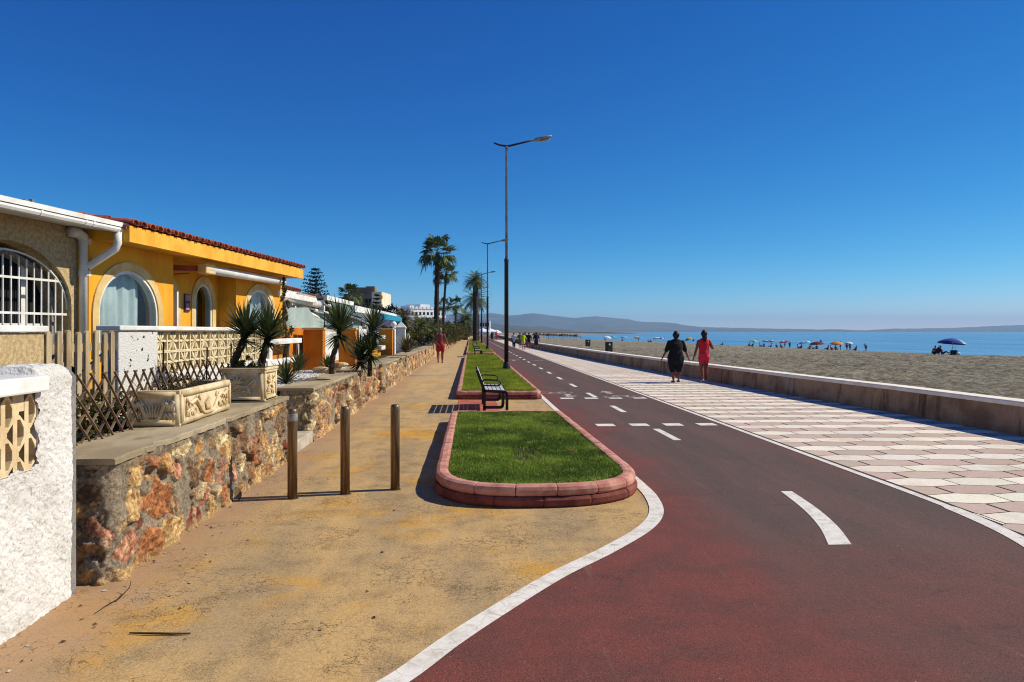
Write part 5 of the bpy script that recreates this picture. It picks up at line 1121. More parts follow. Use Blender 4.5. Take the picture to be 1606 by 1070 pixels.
for z in (1.48, 1.06):
    a = PD(591, 520, 29.8); m = MB(); m.span((a.x-.3, a.y-1.5, z-.08), (a.x+.35, a.y-.05, z+.08)); m.build('rail', K['white_wall'], og, bevel=.012)
m = MB(); a = PD(600, 520, 29.5); m.span((a.x-.25, a.y-3, .5), (a.x-.05, a.y-.2, 1.0)); m.build('low_wall', K['yellow'], og)
a = PD(617, 512, 31); m = MB(); m.span((a.x-.05, a.y-.1, .5), (a.x+.06, a.y+.4, 1.80)); m.build('white_pier', K['white_wall'], og); m = MB(); m.lathe([(.0, -.14), (.11, -.13), (.07, -.07), (.12, 0), (.13, .05), (.08, .14), (0, .17)], (a.x, a.y+.1, a.z+.05), 14); m.build('ball_finial', K['white_wall'], og, smooth=True)
a = PD(606, 516, 30.5); bush('red flowers along the top of the orange pier', (a.x, a.y, 1.82), [((0, 0, .06), (.28, .2, .09))], 260, .05, K['redflower'], 31, 'flower_box', 'flowers')
# canvas screens behind the orange wall
def canvas(label, x0, x1, X, ytop0, ytop1, ybot, xt=None):
    P = [pt(x0, ybot, X), pt(x1, ybot, X), pt(x1, ytop1, X), pt(xt or x1, ytop0, X), pt(x0, ytop0, X)]; m = MB()
    vs = [(p.x, p.y, p.z) for p in P]+[(p.x-.06, p.y, p.z) for p in P]; n = 5; m.add(vs, [[0, 1, 2, 3, 4], [9, 8, 7, 6, 5]]+[[i, n+i, n+(i+1) % n, (i+1) % n] for i in range(n)])
    tag(m.build('canvas_screen', K['canvas']), label, 'screen', 'grey canvas wind screens on the terrace')
canvas('pale grey canvas screen nearest, beside the yellow house corner', 449, 503, -4.25, 482.5, 510, 516, 483)
canvas('darker narrow canvas screen behind the crown of the single yucca', 493, 545, -4.7, 488, 488, 517)
canvas('last grey canvas screen, right of the single yucca', 545, 578, -4.6, 486, 510, 516, 556)
# white house with tile eave
H3 = house('white_house', 'white house with a thin red tile eave just past the yellow house', (-5.0, 16.9), R(0))
m = MB(); m.span((0, 0.6, .6), (5.0, 6, 2.5)); m.build('wall', K['white_wall'], H3); m = MB(); m.span((0, 0.0, 2.50), (4.95, 6.2, 2.84)); m.build('fascia', K['white_wall'], H3); barrel_roof(H3, 0, 5.0, .0, 2.86, 5, R(6), .24, .09)
m = MB(); m.span((.5, .585, .7), (2.2, .597, 2.2)); m.span((2.8, .585, .7), (4.5, .597, 2.2)); m.build('window', K['dark'], H3)
m = MB(); m.span((-.2, -.75, 2.48), (3.9, -.58, 2.62)); m.build('awning_box', K['white_paint'], H3, bevel=.02)
a = pt(439, 466, -4.35); b = pt(499, 477.5, -4.5)
at_ = thing('awning', 'white rolled awning on slim folding arms in front of the white house', 'awning', (0, 0, 0)); m = MB(); m.tube([a, b], [.095, .105], 14); m.build('awning_roll', K['white_paint'], at_, smooth=True)
for px0, py0, px1, py1 in ((462, 478, 520, 492), (470, 482, 500, 498)):
    m = MB(); m.bar(pt(px0, py0, -4.6), pt(px1, py1, -4.6), .05, .05); m.build('awning_arm', K['white_wall'], at_)
for px in (451, 456):
    p = pt(px, 476, -4.75); m = MB(); m.span((p.x-.05, p.y-.05, .7), (p.x+.05, p.y+.05, p.z)); m.build('post', K['white_paint'], at_)
# dark deep porch row
def porch(name, label, px0, px1, X, ytop, yb, fmat, can=None, back=2.5, roofz=None, tiles=False, zwall=.6, th=.16, cat='house', wallmat='white_wall'):
    p = pt(px0, ytop, X); q = pt(px1, ytop, X); L = q.y-p.y; t_ = house(name, label, (X, p.y), 0, cat); zt = p.z; 
    f = MB(); f.span((0, 0, zt-th), (L, .12, zt)); f.build('fascia', K[fmat], t_)
    r_ = MB(); r_.span((0, .122, zt-.1), (L, 5, zt-.02)); r_.build('roof', K['paleconc'], t_)
    w = MB(); w.span((0, back, zwall), (L, 5, zt-.12)); w.build('wall', K[wallmat], t_)
    o = MB(); x = .4
    while x+1.2 < L: o.span((x, back-.02, zwall+.2), (x+1.2, back-.003, zt-.5)); x += 1.8
    if o.v: o.build('window', K['dark'], t_)
    for x in (.1, L-.1):
        c = MB(); c.span((x-.08, .1, zwall), (x+.08, .26, zt-th)); c.build('column', K['white_wall'], t_)
    if tiles: barrel_roof(t_, 0, L, 1.2, zt+.28, 3, R(8), .26, .09); e = MB(); e.span((0, 1.25, zt-.02), (L, 4.9, zt+.25)); e.build('parapet', K['white_wall'], t_)
    return t_, L, zt
t_, L, zt = porch('porch_house', 'low house with a beige beam over a dark deep porch', 468, 514, -4.95, 459, 0, 'paleconc', back=3, th=.22)
g = MB(); g.quad((0, .9, zt-.4), (L, .9, zt-.5), (L, 2.9, zt-.3), (0, 2.9, zt-.25)); g.build('shade_cloth', K['olive_cloth'], t_)
t_, L, zt = porch('awning_house', 'house with a white valance and a drooping green canvas below it', 513, 555, -4.6, 463, 0, 'white_wall', back=2.8, th=.16)
g = MB(); g.add([(.2, .05, zt-.17), (L, .05, zt-.17), (L-.1, -.35, zt-.62), (.5, -.35, zt-.50), (.2, .08, zt-.175), (L, .08, zt-.175), (L-.1, -.32, zt-.64), (.5, -.32, zt-.52)], [[0, 1, 2, 3], [7, 6, 5, 4], [3, 2, 6, 7], [0, 3, 7, 4], [1, 5, 6, 2]]); g.build('awning', K['green_canvas'], t_)
g = MB(); g.bar((0, -.4, zt-.58), (L, -.4, zt-.75), .06, .06); g.bar((-1.5, -.2, zt-.35), (L, -.45, zt-.82), .05, .05); g.build('awning_frame', K['galv'], t_)
t_, L, zt = porch('striped_awning_house', 'white house with tiled roof and a grey striped awning valance', 557, 592, -4.35, 479, 0, 'white_wall', back=2, th=.24, tiles=True)
g = MB()
for k in range(int(L/.16)): g.span((.16*k, -.03, zt-.52), (.16*k+.09, -.015, zt-.25))
g.build('valance_stripe', K['galv'], t_); g = MB(); g.span((0, -.012, zt-.52), (L, -.002, zt-.25)); g.build('valance', K['white_cloth'], t_)
t_, L, zt = porch('teal_awning_house', 'white house with a bright teal awning edge and white columns', 592, 622, -4.15, 486, 0, 'white_wall', back=1.2, th=.12)
g = MB(); g.add([(0, -.02, zt-.12), (L, -.02, zt-.12), (L, -.3, zt-.20), (0, -.3, zt-.20), (0, -.02, zt-.16), (L, -.02, zt-.16), (L, -.3, zt-.42), (0, -.3, zt-.42)], [[0, 1, 2, 3], [7, 6, 5, 4], [3, 2, 6, 7], [0, 3, 7, 4], [1, 5, 6, 2]]); g.build('awning', K['teal'], t_)
g = MB(); g.span((-2.8, .4, .6), (L*.6, .5, zt-.75)); g.build('garden_screen', K['white_wall'], t_)
for k in range(2):
    g = MB(); g.span((-1.9+k*2.1, .28, 1.9), (-.6+k*2.1, .398, 2.15)); g.build('lattice_panel', K['white_paint'], t_)
# white gate pier
a = PD(629, 545, 37); gp = thing('gate_pier', 'white gate pier with a pointed cap and low white gate', 'gate', (a.x, a.y, .6)); m = MB(); m.box((0, 0, .62), (.42, .42, 1.24)); m.build('pier', K['white_wall'], gp); m = MB(); m.box((0, 0, 1.28), (.5, .5, .06)); m.add([(-.25, -.25, 1.312), (.25, -.25, 1.312), (.25, .25, 1.312), (-.25, .25, 1.312), (0, 0, 1.6)], [[0, 1, 4], [1, 2, 4], [2, 3, 4], [3, 0, 4]]); m.build('pier_cap', K['white_wall'], gp)
m = MB(); m.box((-.45, -.1, .45), (.5, .05, .9)); m.build('gate_leaf', K['white_paint'], gp)
a = PD(638, 541, 38); pp = thing('terracotta_urn', 'terracotta urn on a brick post right of the white gate pier', 'urn', (a.x, a.y, .65)); m = MB(); m.span((-.14, -.14, 0), (.14, .14, .55)); m.build('post', K['terracotta'], pp); m = MB(); m.lathe([(.06, .552), (.16, .68), (.18, .80), (.12, .9), (.15, .94)], (0, 0, 0), 14); m.build('urn', K['paleconc'], pp, smooth=True)
a = PD(680.5, 540, 52); tag((lambda m: (m.span((a.x-.28, a.y, .3), (a.x+.28, a.y+.5, 1.35)), m.build('rendered_post', K['paleconc']))[1])(MB()), 'plain grey rendered post left of the man in red', 'post')
# ------------------------------------------------------------------ hotels and far buildings
def hotel(name, label, px0, px1, d, ytop, floors, bays, mat, rz=0, depth=14, balcony=True, dark=None, winw=.6):
    p = PD(px0, 520, d); q = PD(px1, 520, d); W = (q-p).xy.length/max(.5, math.cos(rz)); ang = math.atan2(q.y-p.y, q.x-p.x); t_ = thing(name, label, 'building', (p.x, p.y, 0), ang+rz); Ht = top(ytop, d); 
    m = MB(); m.span((0, 0, 0), (W, depth, Ht)); m.build('wall', mat, t_); fh = 3.1; bw = W/bays
    for f in range(floors):
        z = Ht-.9-fh*(f+1)+.6
        if z < .5: break
        if balcony:
            b = MB(); b.span((0, -.9, z-.25), (W, -.005, z-.08)); b.span((0, -.9, z-.078), (W, -.8, z+.8)); b.build('balcony', mat, t_)
        for k in range(bays):
            g = MB(); g.span((bw*(k+.5-winw/2), -.06, z+.02), (bw*(k+.5+winw/2), -.004, z+2.1)); g.build('window', dark or K['dark'], t_)
    return t_, W, Ht
hw = M('hotel_white', S(232, 232, 228), S(214, 214, 212), rough=.9, scale=.2, grain=.03); hb_ = M('hotel_tan', S(150, 132, 108), S(112, 98, 80), rough=.9, scale=.2, grain=.05)
t_, W, Ht = hotel('hotel_block', 'tan hotel block with dark balcony rows and a cream end wall', 540, 584, 200, 461, 4, 7, hb_, winw=.85)
for k in range(3):
    m = MB(); m.span((W*(.1+.32*k), 1, Ht-.01), (W*(.1+.32*k)+2.4, 5, Ht+1.5+.3*k)); m.build('roof_hut', hb_, t_)
m = MB(); m.span((W+.01, -1, 0), (W+2.7, 14, Ht+.5)); eo = m.build('end_wing', M('hotel_cream', S(236, 226, 196), S(220, 208, 176), rough=.9, scale=.2, grain=.03), t_)
for k in range(4):
    m = MB(); m.span((W+2.0, -1.5, Ht-1.4-2.4*k), (W+3.0, -1.01, Ht-.5-2.4*k)); m.build('balcony', K['cream'], eo)
t_, W, Ht = hotel('white_hotel', 'broad white hotel with rows of square windows behind the palms', 644, 692, 300, 484, 3, 9, hw, rz=R(48), winw=.55)
for k in range(9):
    m = MB(); P = [(W/22*(1-math.cos(PI*j/8)), Ht+1.0*math.sin(PI*j/8)) for j in range(9)]; m.wallprism([(a+W/9*k+.1, b-.02) for a, b in P], -.3, .3); m.build('roof_arch', hw, t_)
m = MB(); m.span((W*.42, 3, Ht), (W*.70, 12, Ht+2.0)); m.span((W*.25, 6, Ht), (W*.42, 12, Ht+1.5)); m.build('roof_hut', hw, t_)
m = MB(); m.span((-6.2, 2, 0), (-.05, 14, Ht-.2)); m.build('shaded_wing', hb_, t_)  # shade of this white hotel's wing is painted in with the tan
hotel('low_white_building', 'low white flat roofed building left of the white hotel', 600, 625, 160, 483, 2, 4, hw, rz=R(40), balcony=False)
hotel('garden_house', 'low white garden house over the hedge right of the teal awning', 622, 652, 82, 494, 1, 3, hw, rz=R(35), balcony=False)
hotel('beach_building', 'pale building in the haze behind the last lamps', 752, 768, 420, 503, 3, 4, hw, balcony=False)
hotel('far_villa', 'low ochre villa behind the hedge at the end of the pavement', 730, 743, 260, 513, 1, 3, K['paleconc'], balcony=False)
# white beach bar canopies at the end
for k, (px, d, wd) in enumerate(((757, 235, 5.2), (768, 245, 5.5), (779, 260, 3.6))):
    g = PD(px, 520, d); t_ = thing('white_canopy', ['left white canopy over the distant beach bar', 'wide white canopy in the middle of the distant beach bar', 'smaller white canopy, right end of the distant beach bar'][k], 'canopy', (g.x, g.y, 0), 0, 'white canopies of the far beach bar'); m = MB(); m.lathe([(wd/2, 0), (wd/2, .25), (wd*.3, .75), (.05, 1.25)], (0, 0, 1.5 if k < 2 else 1.1), 4); m.build('canopy', K['white_cloth'], t_)
    for sx in (-1, 1): q = MB(); q.tube([(sx*wd*.3, 0, 0), (sx*wd*.3, 0, 1.6)], .06, 6); q.build('pole', K['white_paint'], t_)
# thatched parasols, one by one, on the far sand
tp = None; rr = random.Random(8); order = []
for k in range(16):
    px = 839+4.3*k+rr.uniform(-1.0, 1.0); d = 255+22*(k % 5)+rr.uniform(-8, 8); g = PD(px, 520, d); z = float(beach_z(g.x, g.y)) if g.x > wall_x(g.y) else -.3
    if tp is None:
        tp = thing('thatched_parasol', '', 'parasol', (0, 0, 0), 0, 'thatched parasols in rows on the far sand'); m = MB(); m.lathe([(1.05, 0), (1.0, .14), (.55, .6), (.08, .95)], (0, 0, 1.05+.0), 12); m.build('thatch', K['thatch'], tp); m = MB(); m.tube([(0, 0, -.3), (0, 0, 1.9)], .06, 6); m.build('pole', K['trunk'], tp); o = tp
    else: o = dup(tp)
    o.location = (g.x, g.y, z); o['label'] = 'dark thatched parasol in the long row on the far sand left of the litter bins'
# ------------------------------------------------------------------ people
def remesh(name, mb, mat, parent, voxel, smooth=3):
    o = mb.build(name, mat, None); md = o.modifiers.new('r', 'REMESH'); md.mode = 'VOXEL'; md.voxel_size = voxel; md.use_smooth_shade = True
    if smooth: s_ = o.modifiers.new('s', 'SMOOTH'); s_.factor = .5; s_.iterations = smooth
    dg = bpy.context.evaluated_depsgraph_get(); dg.update(); me = bpy.data.meshes.new_from_object(o.evaluated_get(dg)); old = o.data; o.modifiers.clear(); o.data = me; bpy.data.meshes.remove(old)
    o.parent = parent; return o
def limb(mb, pts, rad, n=12, side=(1, 0, 0)):
    """tapered capsule chain with round ends"""
    pts = [Vector(p) for p in pts]; rad = [r if isinstance(r, tuple) else (r, r) for r in rad]
    a = (pts[0]-pts[1]).normalized(); b = (pts[-1]-pts[-2]).normalized(); r0 = min(rad[0]); r1 = min(rad[-1])
    P = [pts[0]+a*r0*.9, pts[0]+a*r0*.55]+pts+[pts[-1]+b*r1*.55, pts[-1]+b*r1*.9]; Q = [tuple(x*.3 for x in rad[0]), tuple(x*.78 for x in rad[0])]+rad+[tuple(x*.78 for x in rad[-1]), tuple(x*.3 for x in rad[-1])]
    mb.tube(P, Q, n, 0, side)
def person(label, loc, rz, H=1.68, w=1.0, pose=None, skin='skin', top_=None, bottom=None, hair='hair', shoe='shoe', voxel=.014, hands=True, long_hair=False, hs_=1.0, cap=None, sleeves=.5, hem=.47, legs=.30, skirt=False, group='people walking on the promenade', bag=False):
    t_ = thing('person', label, 'person', loc, rz, group); p = dict(stride=.11, armL=(0, -.05), armR=(0, .05), seat=False, lie=False, bend=0.0); p.update(pose or {})
    h = H; st = p['stride']; hipz = .52; J = {}
    if p['seat']:
        hipz = .10
    def UP(x, y, z): # torso point with forward bend about the hip
        b = p['bend']; dz = z-.52; return Vector((x*h, (y+dz*math.sin(b))*h, (hipz+dz*math.cos(b))*h))
    tw = .35+.65*w
    body = MB(); torso = [(0, .495), (.0, .55), (0, .62), (.005, .70), (0, .77), (-.005, .82), (-.002, .85)]
    tr = [(.086*w, .070*w), (.096*w, .074*w), (.082*w, .062*w), (.092*w, .066*w), (.105*tw, .060*tw), (.085*tw, .045), (.034, .034)]
    limb(body, [UP(0, y, z) for y, z in torso], [(a*h, b*h) for a, b in tr], 16)
    limb(body, [UP(0, -.004, .84), UP(0, .006, .89)], [.034*h, .032*h], 10)
    limb(body, [UP(0, .012, .888), UP(0, .012, .915), UP(0, .008, .95), UP(0, .004, .975)], [(.034*h, .040*h), (.047*h, .054*h), (.051*h, .060*h), (.040*h, .046*h)], 14)
    limb(body, [UP(0, .058, .932), UP(0, .070, .918)], [.006*h, .009*h], 6)
    for s in (-1, 1): limb(body, [UP(s*.046, .006, .94), UP(s*.050, .0, .925)], [.008*h, .006*h], 6)
    arms = {}
    for s, key in ((-1, 'armL'), (1, 'armR')):
        e = p[key]; sh = UP(s*.105*tw, -.002, .805)
        if len(e) == 2: el = UP(s*(.135*tw+.02), e[1]*.5, .64); wr = UP(s*(.15*tw+.03)+e[0], e[1]+.03, .49)
        else: el = UP(*e[0:3]); wr = UP(*e[3:6])
        d = (wr-el).normalized(); arms[s] = (sh, el, wr)
        limb(body, [sh, sh.lerp(el, .5), el, el.lerp(wr, .35), wr], [.034*h*(.7+.3*w), .030*h*(.7+.3*w), .024*h, .024*h, .015*h])
        pal = wr+d*.045*h; fwd = Vector((0, 1, 0)); fwd = (fwd-d*fwd.dot(d)).normalized(); inn = Vector((-s, 0, 0))
        limb(body, [wr, pal], [(.012*h, .016*h), (.011*h, .024*h)], 8)
        if hands:
            for k in range(4):
                b0 = pal+fwd*(.017-.0115*k)*h; ln = (.034, .040, .037, .029)[k]*h; limb(body, [b0-d*.01*h, b0+d*ln*.5+inn*.002*h, b0+d*ln+inn*.010*h], [.0062*h, .0058*h, .0048*h], 6)
            limb(body, [wr+d*.018*h+fwd*.014*h, wr+d*.04*h+fwd*.030*h+inn*.006*h, wr+d*.058*h+fwd*.032*h+inn*.012*h], [.0075*h, .0068*h, .0055*h], 6)
    lg = {}
    for s in (-1, 1):
        hp = UP(s*.052*w, 0, .50)
        if p['seat']: kn = Vector((s*.07*h, .24*h, hipz*h+.12*h)); an = Vector((s*.06*h, .36*h, .03*h))
        else:
            f = st*s*(1 if not p.get('flip') else -1); kn = Vector((s*.05*w*h, (f*.62+.02)*h, .285*h)); an = Vector((s*.045*h*w, (f*1.0-(.02 if f < 0 else 0))*h, (.045+(.03 if f < 0 and st > .04 else 0))*h))
        lg[s] = (hp, kn, an); limb(body, [hp, hp.lerp(kn, .45), kn, kn.lerp(an, .35), an], [.060*h*w, .052*h*w, .036*h*(.6+.4*w), .036*h*(.6+.4*w), .021*h])
        toe = an+Vector((s*.01*h, .085*h, -.028*h-(an.z-.045*h)*.9)); limb(body, [an+Vector((0, -.022*h, -.022*h)), an+Vector((0, .03*h, -.026*h-(an.z-.045*h)*.3)), toe], [(.020*h, .020*h), (.024*h, .017*h), (.02*h, .012*h)], 8)
    remesh('body', body, K[skin], t_, voxel)
    g = .010
    if top_:
        m = MB(); zz = [(a, b) for a, b in torso if b <= .83]; rr_ = tr[:len(zz)]; zz = [(0, hem)]+zz[1:] if hem < .55 else [(0, hem)]+[q for q in zz if q[1] > hem]; rr_ = [(tr[0][0]*1.02, tr[0][1]*1.05)]+[r for (q, r) in zip(torso, tr) if q[1] in [z_[1] for z_ in zz[1:]]]
        limb(m, [UP(0, y, z) for y, z in zz], [((a*1.07+g*.6)*h, (b*1.08+g*.6)*h) for a, b in rr_], 16)
        if sleeves > 0:
            for s in (-1, 1): sh, el, wr = arms[s]; limb(m, [sh, sh.lerp(el, min(1, sleeves*1.6))] if sleeves < .9 else [sh, el, el.lerp(wr, .8)], [.038*h*(.7+.3*w), .040*h*(.7+.3*w)]+([.03*h] if sleeves >= .9 else []))
        remesh('top', m, K[top_], t_, voxel, 2)
    if bottom:
        m = MB(); limb(m, [UP(0, 0, .60), UP(0, 0, .55), UP(0, 0, .495)], [(.088*w*h, .069*w*h), (.102*w*h, .081*w*h), (.10*w*h, .080*w*h)], 16)
        for s in (-1, 1):
            hp, kn, an = lg[s]; u = (.5-legs)/.215; e = hp.lerp(kn, min(u, 1)) if u <= 1 else kn.lerp(an, min(1, (u-1))*.95); P = [hp, e] if u <= 1 else [hp, kn, e]; rr_ = [.064*h*w, (.056 if u < .7 else .050)*h*w] if u <= 1 else [.070*h*w, .050*h*w, .040*h*w]
            limb(m, P, rr_)
        if skirt: limb(m, [UP(0, 0, .56), UP(0, .005, legs+.04)], [(.10*w*h, .085*w*h), (.125*w*h, .10*w*h)], 16)
        remesh('shorts' if not skirt else 'skirt', m, K[bottom], t_, voxel, 2)
    if hair:
        m = MB(); limb(m, [UP(0, -.012, .918), UP(0, -.012, .945), UP(0, -.008, .968), UP(0, -.004, .985)], [(.047*h*hs_, .048*h*hs_), (.057*h*hs_, .062*h*hs_), (.054*h*hs_, .060*h*hs_), (.040*h*hs_, .046*h*hs_)], 12)
        if long_hair: limb(m, [UP(0, -.03, .95), UP(0, -.050, .88), UP(.0, -.066, .80)], [(.046*h, .03*h), (.050*h, .026*h), (.03*h, .014*h)], 12)
        remesh('hair', m, K[hair], t_, voxel, 2)
    if cap:
        m = MB(); limb(m, [UP(0, -.004, .955), UP(0, .0, .985)], [(.052*h, .060*h), (.042*h, .048*h)], 12); limb(m, [UP(0, .05, .958), UP(0, .10, .95)], [(.04*h, .008*h), (.03*h, .006*h)], 8); remesh('cap', m, K[cap], t_, voxel, 1)
    if shoe and not p['seat']:
        for s in (-1, 1):
            an = lg[s][2]; m = MB(); toe = an+Vector((s*.01*h, .09*h, -.028*h-(an.z-.045*h)*.9)); limb(m, [an+Vector((0, -.026*h, -.026*h)), an+Vector((0, .03*h, -.030*h-(an.z-.045*h)*.3)), toe], [(.024*h, .022*h), (.028*h, .018*h), (.024*h, .013*h)], 8); remesh('shoe', m, K[shoe], t_, voxel, 1)
    return t_
g = G(1060, 600); person('broad person in a black T-shirt and long black shorts walking beside the sea wall', (g.x, g.y, .01), R(2), 1.66, 1.46, dict(stride=.035, armL=(-.045, -.02), armR=(.05, .03)), 'skin_tan', 'black_cloth', 'black_cloth', 'hair', 'shoe', .012, sleeves=.62, hem=.44, legs=.235, hs_=1.28)
g = G(1104, 600.5); person('woman in a coral top and pink shorts walking beside the person in black', (g.x, g.y, .01), R(0), 1.70, 1.0, dict(stride=.05, armL=(-.02, -.03), armR=(.17, -.03, .66, .135, .12, .745)), 'skin_tan', 'coral_cloth', 'pink_cloth', 'hair', 'shoe_white', .012, sleeves=0, hem=.57, legs=.40, long_hair=True, hs_=1.15, cap='black_cloth')
g = G(690.5, 569.5); person('man in red shorts walking away along the ochre pavement, arm bent back', (g.x, g.y, .0), R(-4), 1.86, 1.12, dict(stride=.06, armL=(-.175, -.06, .65, -.05, -.10, .545), armR=(.03, .02)), 'skin_tan', None, 'red_cloth', 'hair_gray', 'shoe', .013, legs=.36)
WK = [((806, 546.5), 'person in a white top and dark trousers, left end of the walking group', dict(top_='white_cloth', bottom='navy_cloth', legs=.10), 2), ((815.5, 546.5), 'person in pale top and olive shorts, second in the walking group', dict(top_='olive_cloth', bottom='olive_cloth', legs=.32), 3), ((823.5, 547), 'dark clothed walker half hidden behind the lime green top', dict(top_='black_cloth', bottom='black_cloth', legs=.3), 5), ((820.5, 549), 'person in a bright lime green top in the walking group', dict(top_='lime_cloth', bottom='white_cloth', cap='white_cloth', legs=.38), 1), ((829.5, 547.5), 'person in dark top and grey shorts right of the lime green top', dict(top_='black_cloth', bottom='olive_cloth', legs=.36), 3), ((841, 549), 'person all in navy, right end of the walking group', dict(top_='navy_cloth', bottom='navy_cloth', legs=.30), 2)]
for k, ((px, py), lb, kw, dd) in enumerate(WK):
    g = G(px, py); person(lb, (g.x, g.y, .01), R(-3+(k*37) % 9), 1.56+.03*(k % 3), 1.08, dict(stride=.07, flip=bool(k % 2)), 'skin_tan', voxel=.02, sleeves=.5, **kw)
for k, ((px, py), lb, tp_) in enumerate((((771.5, 536.5), 'dark clothed walker beyond the second lamp post', 'black_cloth'), ((778.5, 534.0), 'distant walker in pink near the white canopies', 'pink_cloth'), ((755, 532), 'distant walker in white by the far bike path', 'white_cloth'))):
    g = G(px, py); person(lb, (g.x, g.y, .01), .2, 1.68, 1.05, dict(stride=.08), 'skin_tan', tp_, 'navy_cloth', 'hair', None, .035, hands=False, legs=.32)
# ------------------------------------------------------------------ beach
def sunshade(label, px, py, d, cols, rad=1.05, hgt=1.9, tilt=.25, az=0.0, zoff=0.0):
    g = PD(px, 520, d); z = float(beach_z(g.x, g.y))+zoff; t_ = thing('beach_umbrella', label, 'umbrella', (g.x, g.y, z), az, 'umbrellas along the shore'); m = MB(); n = 24; ca, sa = math.cos(tilt), math.sin(tilt); hub = Vector((0, 0, hgt)); prof = [(0, .0), (.3, -.03), (.6, -.12), (.85, -.25), (1.0, -.40)]
    R_ = Matrix.Rotation(tilt, 3, 'Y'); vs = []; fs = []
    for layer in (0, -.012):
        for r_, dz in prof:
            for k in range(n):
                a = 2*PI*k/n; sc_ = 1 if r_ < .99 or k % 3 == 0 else .965; vs.append(hub+R_ @ Vector((r_*rad*sc_*math.cos(a), r_*rad*sc_*math.sin(a), dz*rad+layer)))
    q = len(prof); mats = []
    for layer in (0, 1):
        for i in range(q-1):
            for k in range(n):
                k2 = (k+1) % n; o = layer*q*n; f = [o+i*n+k, o+i*n+k2, o+(i+1)*n+k2, o+(i+1)*n+k]; fs.append(f if layer else f[::-1]); mats.append((k//3) % len(cols))
    b = len(m.v); m.v += [tuple(v) for v in vs]; m.f += fs; m.m += mats; m.build('canopy', [K[c] for c in cols], t_)
    p = MB(); p.tube([(.15*math.sin(tilt), 0, -.3), (0, 0, hgt*.55), tuple(hub+R_ @ Vector((0, 0, .1)))], .022, 6); p.build('pole', K['white_paint'], t_); return t_
_cz = lambda px: float(np.interp(px, CPX, CPZ))
dC = lambda py, px: F_PX*(CAM_H-_cz(px))/(py-520)
sunshade('large navy and pale blue beach umbrella standing alone at the right', 1494, 556, 72, ['um_blue', 'um_blue', 'um_lblue', 'um_blue'], 1.28, 1.62, .10, .2)
UM = [(1182, 544, ['um_yellow', 'um_teal'], 1.05, 'yellow and green beach umbrella, left of the cluster on the shore', .1), (1201, 544, ['um_lblue'], .85, 'dull blue umbrella between the yellow and red ones', .2), (1208.5, 544.5, ['um_white', 'um_lblue'], .8, 'small white umbrella right of the dull blue one', .3), (1229.5, 546, ['um_red', 'um_red', 'um_white'], 1.05, 'red umbrella with a white panel in the shore cluster', .15), (1261, 547.5, ['um_teal', 'um_white'], 1.15, 'turquoise and white umbrella left of the maroon one', .2), (1281.5, 547.5, ['um_maroon'], 1.5, 'wide maroon umbrella, largest of the shore cluster', .05), (1312, 550, ['um_orange', 'um_orange', 'um_red'], 1.15, 'orange umbrella at the right of the shore cluster', .15), (1331, 550.5, ['um_white'], .75, 'small white umbrella behind the standing bathers', .1), (953, 535.5, ['um_white'], 1.5, 'white umbrella above the nearer litter bin', .2), (963, 535.8, ['um_teal'], 1.1, 'green tilted umbrella right of the white one near the bin', .5), (979, 536.5, ['um_lblue'], 1.2, 'pale blue umbrella left of the person in black, by the water', .1), (999, 537, ['um_white'], 1.0, 'low white umbrella beside a standing bather', .4), (1029, 538.5, ['um_white'], 1.1, 'left of two white umbrellas near the person in black', .2), (1038, 538.5, ['um_white', 'um_blue'], 1.0, 'white and blue umbrella closest to the person in black', .1), (1079, 540, ['um_orange', 'um_yellow'], .95, 'low orange umbrella between the two nearest walkers', .5)]
for k, (px, py, cols, rad, lb, tl) in enumerate(UM): sunshade(lb, px, py, dC(py, px)*.985, cols, rad, 1.62, tl, k*.7)
_cache = {}
def bather(label, px, py, kind, dark, k, dmul=1.0):
    d = dC(py, px)*dmul; g = PD(px, 520, d); z = float(beach_z(g.x, g.y)); key = (kind, dark)
    if key not in _cache:
        if kind == 'stand': o = person(label, (0, 0, 0), 0, 1.66, 1.05, dict(stride=.03), dark, None, 'navy_cloth', 'hair', None, .03, hands=False, legs=.38, group='bathers on the shore')
        elif kind == 'bend': o = person(label, (0, 0, 0), 0, 1.66, 1.05, dict(stride=.03, bend=.8), dark, None, 'black_cloth', 'hair', None, .03, hands=False, legs=.38, group='bathers on the shore')
        else: o = person(label, (0, 0, 0), 0, 1.66, 1.05, dict(seat=True, bend=-.25), dark, None, 'black_cloth', 'hair', None, .03, hands=False, legs=.38, group='bathers on the shore')
        _cache[key] = o
    else: o = dup(_cache[key]); o['label'] = label
    o.location = (g.x, g.y, z); o.rotation_euler = (0, 0, k*1.9); return o
